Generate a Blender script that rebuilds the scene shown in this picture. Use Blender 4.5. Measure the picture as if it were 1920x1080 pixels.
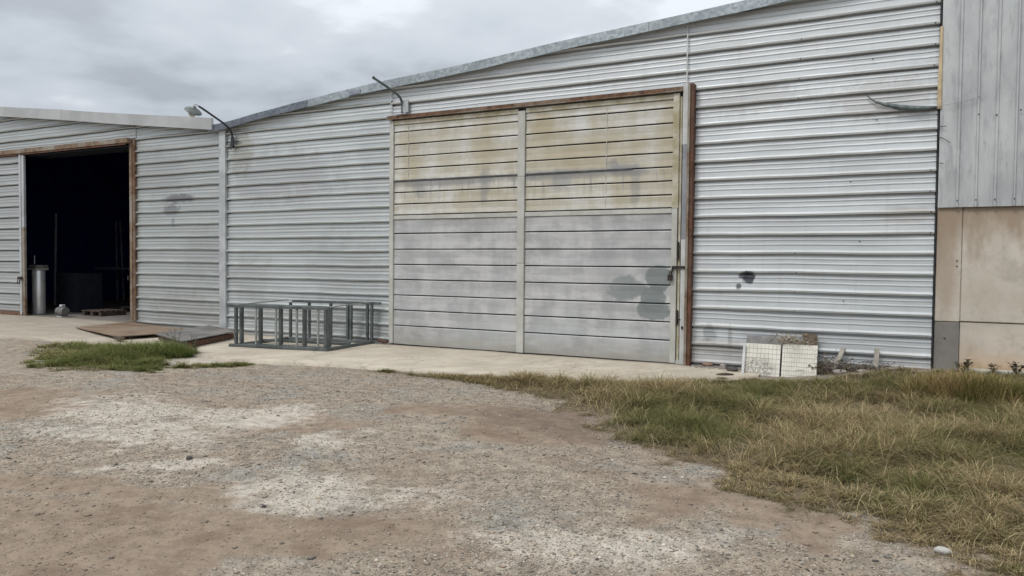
import bpy, bmesh, math, random
import numpy as np
from mathutils import Vector, Matrix
random.seed(7); rng = np.random.default_rng(7)
for o in list(bpy.data.objects): bpy.data.objects.remove(o)
scn = bpy.context.scene
COL = scn.collection

# ------------------------------------------------------------------ camera
CAMY, CAMZ = -11.0647, 1.5
cam = bpy.data.cameras.new('camera'); co = bpy.data.objects.new('camera', cam); COL.objects.link(co)
cam.sensor_width = 36; cam.lens = 1387.0 / 1920 * 36; cam.clip_start = .05; cam.clip_end = 3000
R_ = Vector((0.89091, 0.45408, 0.00939)); D_ = Vector((0.02281, -0.02409, -0.99945)); F_ = Vector((-0.4536, 0.89064, -0.03181))
m = Matrix.Identity(4)
for i in range(3):
    m[i][0] = R_[i]; m[i][1] = -D_[i]; m[i][2] = -F_[i]
m[1][3] = CAMY; m[2][3] = CAMZ
co.matrix_world = m
scn.camera = co
scn.render.resolution_x = 1024; scn.render.resolution_y = 576

# ------------------------------------------------------------------ sky and sun
SUN_EL, SUN_AZ = math.radians(52), math.radians(205)     # azimuth from +Y clockwise (towards the viewer's side of the yard)
W = bpy.data.worlds.new('World'); scn.world = W; W.use_nodes = True
wt = W.node_tree; wt.nodes.clear(); L = wt.links.new
def wn(t): return wt.nodes.new(t)
def wmath(op, a, b=None, c=None):
    n = wn('ShaderNodeMath'); n.operation = op
    for i, v in enumerate((a, b, c)):
        if v is None: continue
        if isinstance(v, (int, float)): n.inputs[i].default_value = v
        else: L(v, n.inputs[i])
    return n.outputs[0]
sky = wn('ShaderNodeTexSky'); sky.sky_type = 'NISHITA'; sky.sun_disc = False
sky.sun_elevation = SUN_EL; sky.sun_rotation = SUN_AZ; sky.air_density = 1.5; sky.dust_density = 3
tc = wn('ShaderNodeTexCoord'); sp = wn('ShaderNodeSeparateXYZ'); L(tc.outputs['Generated'], sp.inputs[0])
den = wmath('ADD', wmath('MAXIMUM', sp.outputs[2], 0.0), 0.16)
cb = wn('ShaderNodeCombineXYZ'); L(wmath('DIVIDE', sp.outputs[0], den), cb.inputs[0]); L(wmath('DIVIDE', sp.outputs[1], den), cb.inputs[1])
mp = wn('ShaderNodeMapping'); L(cb.outputs[0], mp.inputs[0]); mp.inputs['Location'].default_value = (3.1, 1.7, 0); mp.inputs['Rotation'].default_value = (0, 0, .5)
n1 = wn('ShaderNodeTexNoise'); L(mp.outputs[0], n1.inputs['Vector']); n1.inputs['Scale'].default_value = .95; n1.inputs['Detail'].default_value = 7; n1.inputs['Roughness'].default_value = .52; n1.inputs['Distortion'].default_value = .35
n2 = wn('ShaderNodeTexNoise'); L(mp.outputs[0], n2.inputs['Vector']); n2.inputs['Scale'].default_value = 3.0; n2.inputs['Detail'].default_value = 5; n2.inputs['Roughness'].default_value = .5
cf = wmath('ADD', wmath('MULTIPLY', n1.outputs[0], .68), wmath('MULTIPLY', n2.outputs[0], .32))
rp = wn('ShaderNodeValToRGB'); L(cf, rp.inputs[0]); e = rp.color_ramp.elements
e[0].position = .40; e[0].color = (.30, .34, .395, 1)
e[1].position = .60; e[1].color = (.72, .765, .83, 1)
for p_, c_ in ((.47, (.43, .48, .545, 1)), (.55, (.52, .565, .63, 1))):
    q = e.new(p_); q.color = c_
up = wmath('ADD', 1.0, wmath('MULTIPLY', wmath('POWER', wmath('MAXIMUM', sp.outputs[2], 0.0), 1.3), 1.5))   # overcast sky: zenith brighter than horizon
vm = wn('ShaderNodeVectorMath'); vm.operation = 'SCALE'; nz = wn('ShaderNodeMix'); nz.data_type = 'RGBA'; L(wmath('MULTIPLY', wmath('MAXIMUM', sp.outputs[2], 0.0), 1.1), nz.inputs[0]); L(rp.outputs[0], nz.inputs[6]); nz.inputs[7].default_value = (.595, .61, .625, 1); nz.clamp_factor = True
L(nz.outputs[2], vm.inputs[0]); L(wmath('MULTIPLY', up, 10.0), vm.inputs['Scale'])
mx = wn('ShaderNodeMix'); mx.data_type = 'RGBA'; mx.inputs[0].default_value = .96; L(sky.outputs[0], mx.inputs[6]); L(vm.outputs[0], mx.inputs[7])
bg = wn('ShaderNodeBackground'); L(mx.outputs[2], bg.inputs[0]); bg.inputs[1].default_value = .1
wo = wn('ShaderNodeOutputWorld'); L(bg.outputs[0], wo.inputs[0])

sl = bpy.data.lights.new('sun', 'SUN'); so = bpy.data.objects.new('sun', sl); COL.objects.link(so)
sl.energy = 1.5; sl.angle = math.radians(16); sl.color = (1, .96, .915)
sd = Vector((math.sin(SUN_AZ) * math.cos(SUN_EL), math.cos(SUN_AZ) * math.cos(SUN_EL), math.sin(SUN_EL)))
so.rotation_euler = sd.to_track_quat('Z', 'Y').to_euler()
so.location = (0, -20, 30)
scn.view_settings.view_transform = 'Standard'; scn.view_settings.look = 'None'
scn.view_settings.exposure = 0.0; scn.view_settings.gamma = 1; scn.view_settings.use_curve_mapping = False

# ------------------------------------------------------------------ noise in numpy (for terrain and scattering)
def hash2(ix, iy, s):
    h = (ix.astype(np.int64) * 374761393 + iy.astype(np.int64) * 668265263 + s * 1442695041) & 0xffffffff
    h = ((h ^ (h >> 13)) * 1274126177) & 0xffffffff
    return ((h ^ (h >> 16)) & 0xffff) / 65535.0
def vnoise(x, y, s=0):
    x = np.asarray(x, float); y = np.asarray(y, float)
    ix = np.floor(x); iy = np.floor(y); fx = x - ix; fy = y - iy
    fx = fx * fx * (3 - 2 * fx); fy = fy * fy * (3 - 2 * fy)
    a = hash2(ix, iy, s); b = hash2(ix + 1, iy, s); c = hash2(ix, iy + 1, s); d = hash2(ix + 1, iy + 1, s)
    return (a * (1 - fx) + b * fx) * (1 - fy) + (c * (1 - fx) + d * fx) * fy
def fbm(x, y, s=0, o=4):
    t = 0; a = .5; n = 0
    for i in range(o):
        t = t + a * vnoise(np.asarray(x) * 2 ** i + 17.3 * i, np.asarray(y) * 2 ** i + 9.1 * i, s + i); n += a; a *= .5
    return t / n
def sstep(a, b, x):
    t = np.clip((np.asarray(x, float) - a) / (b - a), 0, 1); return t * t * (3 - 2 * t)

# ------------------------------------------------------------------ object helpers
def link(name, me, mat=None, parent=None):
    o = bpy.data.objects.new(name, me); COL.objects.link(o)
    if mat is not None and me is not None and not me.materials: me.materials.append(mat)
    if parent is not None: o.parent = parent
    return o
def tag(o, label=None, cat=None, group=None, kind=None):
    if label: o['label'] = label
    if cat: o['category'] = cat
    if group: o['group'] = group
    if kind: o['kind'] = kind
    return o
def empty(name, label, cat, group=None):
    o = bpy.data.objects.new(name, None); COL.objects.link(o); o.empty_display_size = .2
    return tag(o, label, cat, group)
class MB:
    def __init__(s): s.v = []; s.f = []
    def box(s, a, b):
        i = len(s.v)
        for z in (a[2], b[2]):
            for (x, y) in ((a[0], a[1]), (b[0], a[1]), (b[0], b[1]), (a[0], b[1])): s.v.append((x, y, z))
        for q in ((0, 3, 2, 1), (4, 5, 6, 7), (0, 1, 5, 4), (1, 2, 6, 5), (2, 3, 7, 6), (3, 0, 4, 7)): s.f.append(tuple(i + k for k in q))
        return s
    def hexa(s, p):   # 8 points, bottom 4 ccw then top 4
        i = len(s.v); s.v += [tuple(q) for q in p]
        for q in ((0, 3, 2, 1), (4, 5, 6, 7), (0, 1, 5, 4), (1, 2, 6, 5), (2, 3, 7, 6), (3, 0, 4, 7)): s.f.append(tuple(i + k for k in q))
        return s
    def bar(s, p, q, w, h=None, up=(0, 0, 1)):
        h = h or w; p = Vector(p); q = Vector(q); d = (q - p).normalized(); u = Vector(up)
        if abs(d.dot(u)) > .95: u = Vector((1, 0, 0))
        a = d.cross(u).normalized() * w / 2; b = a.cross(d).normalized() * h / 2
        return s.hexa([p - a - b, p + a - b, q + a - b, q - a - b, p - a + b, p + a + b, q + a + b, q - a + b])
    def tube(s, pts, r, n=8, cap=True):
        pts = [Vector(p) for p in pts]; rs = r if isinstance(r, (list, tuple)) else [r] * len(pts)
        rings = []; prev = None
        for i, p in enumerate(pts):
            d = (pts[min(i + 1, len(pts) - 1)] - pts[max(i - 1, 0)]).normalized()
            if prev is None:
                u = Vector((0, 0, 1)) if abs(d.z) < .9 else Vector((1, 0, 0)); a = d.cross(u).normalized()
            else: a = (prev - d * prev.dot(d)).normalized()
            prev = a; b = d.cross(a); base = len(s.v)
            for k in range(n):
                t = 2 * math.pi * k / n; s.v.append(tuple(p + (a * math.cos(t) + b * math.sin(t)) * rs[i]))
            rings.append(base)
        for i in range(len(rings) - 1):
            for k in range(n):
                k2 = (k + 1) % n; s.f.append((rings[i] + k, rings[i] + k2, rings[i + 1] + k2, rings[i + 1] + k))
        if cap:
            s.f.append(tuple(rings[0] + k for k in reversed(range(n)))); s.f.append(tuple(rings[-1] + k for k in range(n)))
        return s
    def lathe(s, prof, n=20, c=(0, 0, 0), M=None):
        base = len(s.v); c = Vector(c)
        for (r, z) in prof:
            for k in range(n):
                t = 2 * math.pi * k / n; p = Vector((r * math.cos(t), r * math.sin(t), z))
                if M is not None: p = M @ p
                s.v.append(tuple(p + c))
        for i in range(len(prof) - 1):
            for k in range(n):
                k2 = (k + 1) % n; s.f.append((base + i * n + k, base + i * n + k2, base + (i + 1) * n + k2, base + (i + 1) * n + k))
        s.f.append(tuple(base + k for k in reversed(range(n)))); s.f.append(tuple(base + (len(prof) - 1) * n + k for k in range(n)))
        return s
    def mesh(s, name, smooth=False):
        me = bpy.data.meshes.new(name); me.from_pydata(s.v, [], s.f); me.update()
        if smooth: me.shade_smooth()
        return me
    def build(s, name, mat, parent=None, smooth=False, bev=0):
        me = s.mesh(name, smooth)
        if bev:
            b = bmesh.new(); b.from_mesh(me); bmesh.ops.bevel(b, geom=b.edges[:], offset=bev, segments=1, affect='EDGES'); b.to_mesh(me); b.free()
        return link(name, me, mat, parent)
def np_mesh(name, V, faces, k, mat, col=None, smooth=False):
    """V (n,3), faces (m,k) int, optional per-vertex colour (n,3)"""
    me = bpy.data.meshes.new(name); n = len(V); mf = len(faces)
    me.vertices.add(n); me.vertices.foreach_set('co', np.ascontiguousarray(V, np.float32).ravel())
    me.loops.add(mf * k); me.loops.foreach_set('vertex_index', np.ascontiguousarray(faces, np.int32).ravel())
    me.polygons.add(mf); me.polygons.foreach_set('loop_start', np.arange(0, mf * k, k, dtype=np.int32))
    me.update(calc_edges=True)
    if col is not None:
        a = me.attributes.new('col', 'FLOAT_COLOR', 'POINT')
        a.data.foreach_set('color', np.c_[col, np.ones(n)].astype(np.float32).ravel())
    if smooth: me.shade_smooth()
    return link(name, me, mat)

# ------------------------------------------------------------------ material helper
class NT:
    def __init__(s, name, rough=.7, metal=0.0, spec=.5):
        s.m = bpy.data.materials.new(name); s.m.use_nodes = True; s.t = s.m.node_tree
        s.b = s.t.nodes['Principled BSDF']; s.set('Roughness', rough); s.set('Metallic', metal); s.set('Specular IOR Level', spec)
        g = s.n('ShaderNodeNewGeometry'); s.pos = g.outputs['Position']; s.geo = g
    def n(s, t): return s.t.nodes.new(t)
    def L(s, a, b): s.t.links.new(a, b)
    def put(s, inp, v):
        if isinstance(v, (int, float)): inp.default_value = v
        elif isinstance(v, (tuple, list)): inp.default_value = (*v, 1) if len(v) == 3 and inp.type == 'RGBA' else v
        else: s.L(v, inp)
    def set(s, k, v): s.put(s.b.inputs[k], v)
    def math(s, op, a, b=None, c=None, clamp=False):
        n = s.n('ShaderNodeMath'); n.operation = op; n.use_clamp = clamp
        for i, v in enumerate((a, b, c)):
            if v is not None: s.put(n.inputs[i], v)
        return n.outputs[0]
    def vec(s, scale=(1, 1, 1), loc=(0, 0, 0), src=None):
        n = s.n('ShaderNodeMapping'); s.L(src or s.pos, n.inputs[0]); n.inputs['Scale'].default_value = scale; n.inputs['Location'].default_value = loc
        return n.outputs[0]
    def noise(s, scale, detail=4, rough=.55, stretch=(1, 1, 1), loc=(0, 0, 0), dist=0, src=None):
        n = s.n('ShaderNodeTexNoise'); s.L(s.vec(stretch, loc, src), n.inputs['Vector']); n.inputs['Scale'].default_value = scale
        n.inputs['Detail'].default_value = detail; n.inputs['Roughness'].default_value = rough; n.inputs['Distortion'].default_value = dist
        return n.outputs[0]
    def voro(s, scale, feature='F1', out='Distance', stretch=(1, 1, 1)):
        n = s.n('ShaderNodeTexVoronoi'); n.feature = feature; s.L(s.vec(stretch), n.inputs['Vector']); n.inputs['Scale'].default_value = scale
        return n.outputs[out]
    def ramp(s, f, a, b, lo=0., hi=1.):
        n = s.n('ShaderNodeMapRange'); n.interpolation_type = 'SMOOTHSTEP'; s.put(n.inputs[0], f)
        for i, v in zip((1, 2, 3, 4), (a, b, lo, hi)): n.inputs[i].default_value = v
        return n.outputs[0]
    def mix(s, f, a, b, mode='MIX'):
        n = s.n('ShaderNodeMix'); n.data_type = 'RGBA'; n.blend_type = mode
        s.put(n.inputs[0], f); s.put(n.inputs[6], a); s.put(n.inputs[7], b); return n.outputs[2]
    def axis(s, i):
        n = s.n('ShaderNodeSeparateXYZ'); s.L(s.pos, n.inputs[0]); return n.outputs[i]
    def spot(s, cx, cz, rx, rz, soft=.35, wob=.6, wsc=5, seed=0):
        """mask of an irregular stain on the front plane round (cx, cz)"""
        x = s.math('DIVIDE', s.math('SUBTRACT', s.axis(0), cx), rx); z = s.math('DIVIDE', s.math('SUBTRACT', s.axis(2), cz), rz)
        d = s.math('SQRT', s.math('ADD', s.math('MULTIPLY', x, x), s.math('MULTIPLY', z, z)))
        d = s.math('ADD', d, s.math('MULTIPLY', s.math('SUBTRACT', s.noise(wsc, 3, .6, loc=(seed, 0, 0)), .5), wob * 2))
        return s.ramp(d, 1 - soft, 1 + soft, 1, 0)
    def bump(s, h, strength=.3, dist=.01):
        n = s.n('ShaderNodeBump'); n.inputs['Strength'].default_value = strength; n.inputs['Distance'].default_value = dist
        s.L(h, n.inputs['Height']); s.L(n.outputs[0], s.b.inputs['Normal'])
    def rgb(s, c): return c

def simple(name, c, rough=.7, metal=0., var=.25, sc=6, bump=.15, spec=.5, stretch=(1, 1, 1)):
    t = NT(name, rough, metal, spec); n = t.noise(sc, 5, .6, stretch)
    t.set('Base Color', t.mix(t.ramp(n, .3, .7), tuple(v * (1 - var) for v in c), tuple(min(1, v * (1 + var)) for v in c)))
    if bump: t.bump(t.noise(sc * 9, 4), bump, .004)
    return t.m

def sheet_mat(name, base, spots, dirt=.5, metal=.55, rough=.36, seed=0, bright=1.0):
    t = NT(name, rough, metal)
    st = t.noise(1.0, 5, .6, (.35, 1, 7), (seed, 0, seed))          # long horizontal weathering streaks
    mo = t.noise(1.3, 5, .65, (1, 1, 1.4), (seed, 3, 0))             # cloudy patina
    vs = t.noise(1.0, 4, .6, (9, 1, .6), (0, seed, 2))               # vertical wash marks
    c = t.mix(t.ramp(st, .35, .68), tuple(v * .90 for v in base), tuple(v * 1.04 for v in base))
    c = t.mix(t.math('MULTIPLY', t.ramp(mo, .45, .75), .30), c, (.50, .50, .50))
    c = t.mix(t.math('MULTIPLY', t.ramp(vs, .52, .74), .16 * dirt * 2), c, (.42, .40, .37))
    fine = t.noise(38, 4, .7)
    c = t.mix(t.math('MULTIPLY', t.ramp(fine, .62, .8), .16), c, (.30, .29, .28))
    # rusty splash dirt low on the wall
    zz = t.math('ADD', t.axis(2), t.math('MULTIPLY', t.noise(3.5, 4, .6), -.5))
    low = t.ramp(zz, -.25, .25, 1, 0)
    c = t.mix(t.math('MULTIPLY', low, .5 * dirt), c, (.30, .25, .20))
    for sp_ in spots:
        (cx, cz, rx, rz, colr, amt) = sp_[:6]; kw = sp_[6] if len(sp_) > 6 else {}
        c = t.mix(t.math('MULTIPLY', t.spot(cx, cz, rx, rz, **kw), amt), c, colr)
    oi = t.n('ShaderNodeObjectInfo'); c = t.mix(t.ramp(oi.outputs['Random'], 0, 1, 0, .16), c, (.38, .38, .375))
    t.set('Base Color', c)
    r = t.ramp(t.noise(2.2, 5, .6, (.7, 1, 3)), .3, .7, rough - .07, rough + .16)
    t.set('Roughness', r)
    h = t.math('ADD', t.noise(1.8, 2, .5, (.6, 1, 1.6), (seed, 0, 0)), t.math('MULTIPLY', t.noise(14, 3), .07))
    t.bump(h, .32, .024)
    return t.m

BLK = (.035, .04, .055)
M = {}
M['sheet_right'] = sheet_mat('weathered aluminium sheet right', (.68, .71, .72), [
    (-1.80, 1.345, .085, .095, BLK, .93, dict(soft=.2, wob=.75, wsc=8, seed=2)), (-1.87, 1.37, .07, .045, BLK, .85, dict(soft=.3, wob=.5, wsc=9, seed=5)), (-1.94, 1.215, .035, .04, BLK, .8, dict(soft=.4, wob=.5, wsc=14)),
    (-2.35, .52, .10, .12, (.2, .22, .24), .5, dict(wsc=14, wob=1.2)), (-2.05, .48, .03, .16, (.25, .26, .27), .5, dict(wsc=12)),
    (-2.15, .30, .5, .10, (.30, .27, .24), .5, dict(wsc=4, wob=1.)), (.2, 2.2, .35, .1, (.42, .36, .3), .35, dict(wsc=8)),
    (-.1, 3.75, .6, .25, (.45, .41, .38), .35, dict(wsc=10, wob=1.3)), (-1.9, 3.9, .7, .2, (.42, .4, .38), .3, dict(wsc=10, wob=1.3, seed=4)),
], dirt=.6, seed=1, rough=.44, metal=.45)
M['sheet_mid'] = sheet_mat('weathered aluminium sheet middle', (.58, .615, .615), [
    (-11.9, 3.75, .3, .45, (.36, .35, .30), .6, dict(wsc=5, wob=1.1)), (-8.5, 3.5, .4, .7, (.42, .43, .44), .35, dict(wsc=4, wob=1.)),
    (-10.6, .45, 1.4, .12, (.35, .33, .3), .4, dict(wsc=4)), (-10.8, 3.2, 1.4, .5, (.36, .36, .37), .38, dict(wsc=3.5, wob=1.2)), (-9.2, 1.3, .9, .7, (.38, .39, .39), .35, dict(wsc=3.5, wob=1.2, seed=3)), (-11.6, 1.0, .5, .6, (.36, .37, .36), .35, dict(wsc=4, wob=1.2, seed=6))], dirt=.4, seed=5)
M['sheet_left'] = sheet_mat('weathered aluminium sheet left', (.49, .52, .515), [
    (-13.75, 2.86, .48, .09, (.17, .175, .19), .85, dict(wsc=6, wob=1.0)), (-14.0, 2.62, .26, .11, (.2, .205, .22), .75, dict(wsc=9, wob=.8)),
    (-13.95, 2.35, .05, .10, (.2, .21, .23), .6, dict(wsc=9, wob=.8)), (-13.6, .5, 1.0, .3, (.36, .36, .34), .5, dict(wsc=5, wob=1)), (-14.4, 3.4, .8, .5, (.34, .35, .35), .4, dict(wsc=4, wob=1.2)), (-13.0, 1.7, .6, .5, (.36, .37, .37), .35, dict(wsc=4, wob=1.2))], dirt=.45, seed=9)
M['sheet_door'] = sheet_mat('weathered aluminium sheet door', (.48, .50, .50), [], dirt=.5, seed=13)

def gate_mat(name, upper):
    t = NT(name, .62, .1, .35)
    mo = t.math('ADD', t.math('MULTIPLY', t.noise(1.5, 6, .7, (1, 1, 2.6)), .6), t.math('MULTIPLY', t.noise(1, 4, .6, (3.5, 1, 1.0), (0, 4, 0)), .4)); st = t.noise(1, 5, .65, (1.2, 1, 16)); vs = t.noise(1, 5, .6, (7, 1, .8), (2, 0, 5))
    if upper:
        c = t.mix(t.ramp(mo, .40, .60), (.48, .455, .375), (.62, .62, .595))
        c = t.mix(t.math('MULTIPLY', t.ramp(vs, .45, .7), .4), c, (.48, .44, .33))
        for (cx, cz, rx, rz, a, sd_) in ((-6.15, 3.5, .30, .45, .55, 0), (-5.05, 3.75, .28, .25, .75, 1), (-4.5, 3.25, 1.1, .35, .55, 2), (-7.7, 3.2, .22, .6, .45, 3),
                                        (-3.0, 3.4, .14, .8, .6, 4), (-5.2, 2.6, .6, .25, .3, 5), (-3.4, 2.7, .6, .3, .45, 6), (-6.2, 2.6, .7, .2, .3, 7)):
            c = t.mix(t.math('MULTIPLY', t.spot(cx, cz, rx, rz, .6, .9, 4, sd_), a), c, (.40, .34, .21))
        dz = t.math('SUBTRACT', 2.97, t.axis(2)); dr = t.math('MULTIPLY', t.ramp(dz, .0, .02), t.ramp(dz, .05, .55, 1, 0))
        c = t.mix(t.math('MULTIPLY', t.math('MULTIPLY', t.ramp(t.noise(1, 4, .65, (11, 1, 1.1), (4, 0, 7)), .52, .66), dr), .75), c, (.27, .27, .275))
        c = t.mix(t.math('MULTIPLY', t.ramp(t.noise(1, 5, .7, (2.0, 1, 26), (1, 0, 9)), .5, .68), .45), c, (.44, .40, .29))
        # long sooty smear running under one joint
        for (cx, cz, rx, rz, a, sd_) in ((-7.0, 2.93, 1.1, .07, .7, 1), (-4.7, 2.96, 1.2, .07, .7, 2), (-7.45, 2.84, .13, .15, .6, 3), (-6.15, 2.85, .10, .28, .6, 4), (-4.75, 2.85, .2, .16, .6, 5),
                                        (-3.62, 2.97, .28, .09, .75, 6), (-3.5, 2.72, .08, .3, .5, 7), (-3.85, 3.04, .1, .1, .7, 8)):
            c = t.mix(t.math('MULTIPLY', t.spot(cx, cz, rx, rz, .5, .7, 7, sd_), a), c, (.24, .245, .255))
        c = t.mix(t.math('MULTIPLY', t.spot(-2.83, 3.1, .07, 1.1, .4, .7, 6, 3), .8), c, (.34, .26, .13))
    else:
        c = t.mix(t.ramp(mo, .40, .60), (.355, .36, .365), (.54, .54, .54))
        bx = t.n('ShaderNodeTexBrick'); mpv = t.n('ShaderNodeMapping'); t.L(t.pos, mpv.inputs[0]); mpv.inputs['Rotation'].default_value = (math.radians(90), 0, 0); t.L(mpv.outputs[0], bx.inputs['Vector'])
        bx.inputs['Color1'].default_value = (0, 0, 0, 1); bx.inputs['Color2'].default_value = (1, 1, 1, 1); bx.inputs['Mortar Size'].default_value = 0; bx.inputs['Scale'].default_value = 1; bx.inputs['Brick Width'].default_value = .83; bx.inputs['Row Height'].default_value = .55
        c = t.mix(t.math('MULTIPLY', bx.outputs['Color'], .28), c, (.40, .405, .42))
        c = t.mix(t.math('MULTIPLY', t.ramp(t.noise(1.1, 3, .5, loc=(7, 0, 2)), .5, .7), .5), c, (.43, .47, .465))
        P = (.165, .195, .195)
        c = t.mix(t.math('MULTIPLY', t.spot(-3.62, 1.14, .30, .19, .16, .55, 5, 2), .8), c, P)
        for (cx, cz, rx, rz) in ((-3.12, 1.30, .20, .20), (-3.2, 1.0, .20, .22), (-3.2, .83, .26, .17)):
            c = t.mix(t.math('MULTIPLY', t.spot(cx, cz, rx, rz, .09, .38, 6, 1), .9), c, P)
        c = t.mix(t.math('MULTIPLY', t.spot(-3.9, 1.45, .28, .35, .5, .6, 4, 6), .4), c, (.33, .335, .345))
        low = t.ramp(t.math('ADD', t.axis(2), t.math('MULTIPLY', t.noise(2.5, 5, .6, (1, 1, 4)), -.32)), -.12, .18, 1, 0)
        c = t.mix(t.math('MULTIPLY', low, .65), c, (.27, .25, .2))
    c = t.mix(t.math('MULTIPLY', t.ramp(st, .5, .72), .35), c, (.36, .355, .35) if not upper else (.42, .39, .32))
    c = t.mix(t.math('MULTIPLY', t.ramp(t.noise(26, 4, .7), .62, .78), .25), c, (.27, .25, .22))
    oi = t.n('ShaderNodeObjectInfo'); c = t.mix(t.ramp(oi.outputs['Random'], 0, 1, 0, .14), c, (.37, .365, .35))
    t.set('Base Color', c); t.bump(t.math('ADD', t.noise(1.6, 3), t.math('MULTIPLY', t.noise(30, 3), .05)), .3, .02)
    return t.m
M['gate_up'] = gate_mat('stained cream gate sheet', True); M['gate_low'] = gate_mat('mottled grey gate sheet', False)

def rust_mat(name, c0=(.085, .048, .032), c1=(.20, .115, .072), c2=(.30, .27, .22), amt=.4):
    t = NT(name, .85, 0, .3); c = t.mix(t.ramp(t.noise(9, 6, .7), .35, .65), c0, c1)
    c = t.mix(t.math('MULTIPLY', t.ramp(t.noise(1.6, 5, .6, loc=(4, 0, 0)), .45, .6), amt), c, c2)
    t.set('Base Color', c); t.bump(t.noise(60, 5, .7), .4, .004); return t.m
M['rust'] = rust_mat('rusted steel'); M['rust_pale'] = rust_mat('rust with old primer', (.135, .095, .065), (.25, .18, .125), (.30, .275, .235), .85)
M['rust_dark'] = rust_mat('dark rusted steel', (.07, .035, .025), (.16, .075, .045), (.13, .09, .07), .4)
def trim_mat(name, a, b, metal=.3, rough=.5, sc=3):
    t = NT(name, rough, metal); c = t.mix(t.ramp(t.noise(sc, 6, .65), .35, .66), a, b)
    c = t.mix(t.math('MULTIPLY', t.ramp(t.noise(22, 4, .7), .6, .75), .35), c, tuple(v * .45 for v in a)); t.set('Base Color', c)
    t.bump(t.noise(8, 4), .2, .01); return t.m
M['galv'] = trim_mat('galvanised trim', (.40, .42, .43), (.55, .57, .58))
M['galv_pale'] = trim_mat('pale painted trim', (.46, .47, .46), (.60, .61, .60), .15, .55)
M['gate_stile'] = trim_mat('gate stile', (.42, .42, .38), (.54, .54, .50), .15, .6, 2.2)
M['gate_stile_stained'] = trim_mat('stained gate stile', (.36, .32, .20), (.56, .54, .46), .1, .65, 4)
M['track_grey'] = trim_mat('grey jamb strip', (.24, .25, .28), (.33, .34, .36), .3, .5)
def spangle_mat(name, a, b):
    t = NT(name, .42, .6); v = t.voro(26, out='Color'); s_ = t.n('ShaderNodeSeparateColor'); t.L(v, s_.inputs[0])
    c = t.mix(s_.outputs[0], a, b); c = t.mix(t.math('MULTIPLY', t.ramp(t.noise(1.2, 5, .6), .4, .7), .5), c, tuple(v_ * .7 for v_ in a))
    t.set('Base Color', c); t.bump(t.noise(3, 3), .3, .02); return t.m
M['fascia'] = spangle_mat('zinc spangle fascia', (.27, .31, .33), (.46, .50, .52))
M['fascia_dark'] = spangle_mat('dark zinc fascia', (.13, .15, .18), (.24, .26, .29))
M['fascia_left'] = trim_mat('pale folded fascia', (.40, .41, .41), (.50, .51, .51), .3, .45, 1.2)
M['roof'] = simple('roof sheet', (.4, .42, .43), .5, .5)
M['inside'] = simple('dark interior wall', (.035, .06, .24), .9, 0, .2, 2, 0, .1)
M['inside_floor'] = simple('interior concrete floor', (.17, .155, .14), .9, 0, .3, 3, .1)
M['dim'] = simple('dim steel', (.022, .025, .035), .6, .3)
M['steel_green'] = trim_mat('grey green painted steel', (.070, .083, .083), (.135, .152, .15), .3, .5, 5)
M['steel_pale'] = trim_mat('worn pale steel', (.24, .26, .25), (.33, .35, .33), .3, .5, 5)
M['pipe'] = simple('weathered pipe', (.12, .145, .145), .6, .4, .35, 14)
M['pipe_dark'] = simple('dark pipe', (.04, .045, .05), .6, .3, .35, 14)
M['wire'] = simple('black wire', (.03, .03, .033), .6)
M['iron'] = simple('old iron', (.045, .035, .03), .7, .5, .4, 20)
M['screw'] = simple('screw head', (.09, .085, .08), .6, .5)
M['stainless'] = simple('brushed stainless', (.8, .8, .8), .35, .6, .1, 3, .05)
M['pumpgrey'] = simple('pump grey', (.12, .12, .115), .6)
M['faint'] = simple('faint galvanised tube', (.30, .31, .34), .5, .2)
M['bulb'] = simple('frosted glass bulb', (.55, .54, .48), .3, 0, .1, 8, 0)
M['shade'] = simple('enamel shade', (.10, .115, .11), .45, 0, .2, 10)
M['lead'] = simple('dark wood', (.07, .05, .038), .85, 0, .4, 9)
M['wood'] = simple('grey wood', (.27, .25, .215), .85, 0, .35, 8, .3, stretch=(1, 1, .2))
M['foam'] = simple('yellowed foam', (.52, .42, .27), .9, 0, .2, 7)

def plate_mat(name, a, b, dust):
    t = NT(name, .8, 0, .3); c = t.mix(t.ramp(t.noise(2.2, 6, .65), .35, .65), a, b)
    c = t.mix(t.math('MULTIPLY', t.ramp(t.noise(1.0, 5, .6, loc=(5, 5, 0)), .45, .65), .6), c, dust); t.set('Base Color', c); t.bump(t.noise(30, 4), .25, .005); return t.m
M['plate_brown'] = plate_mat('rusty brown plate', (.16, .11, .075), (.245, .18, .125), (.25, .21, .17))
M['plate_grey'] = plate_mat('grey board', (.12, .115, .11), (.20, .19, .18), (.24, .21, .18))

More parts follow.
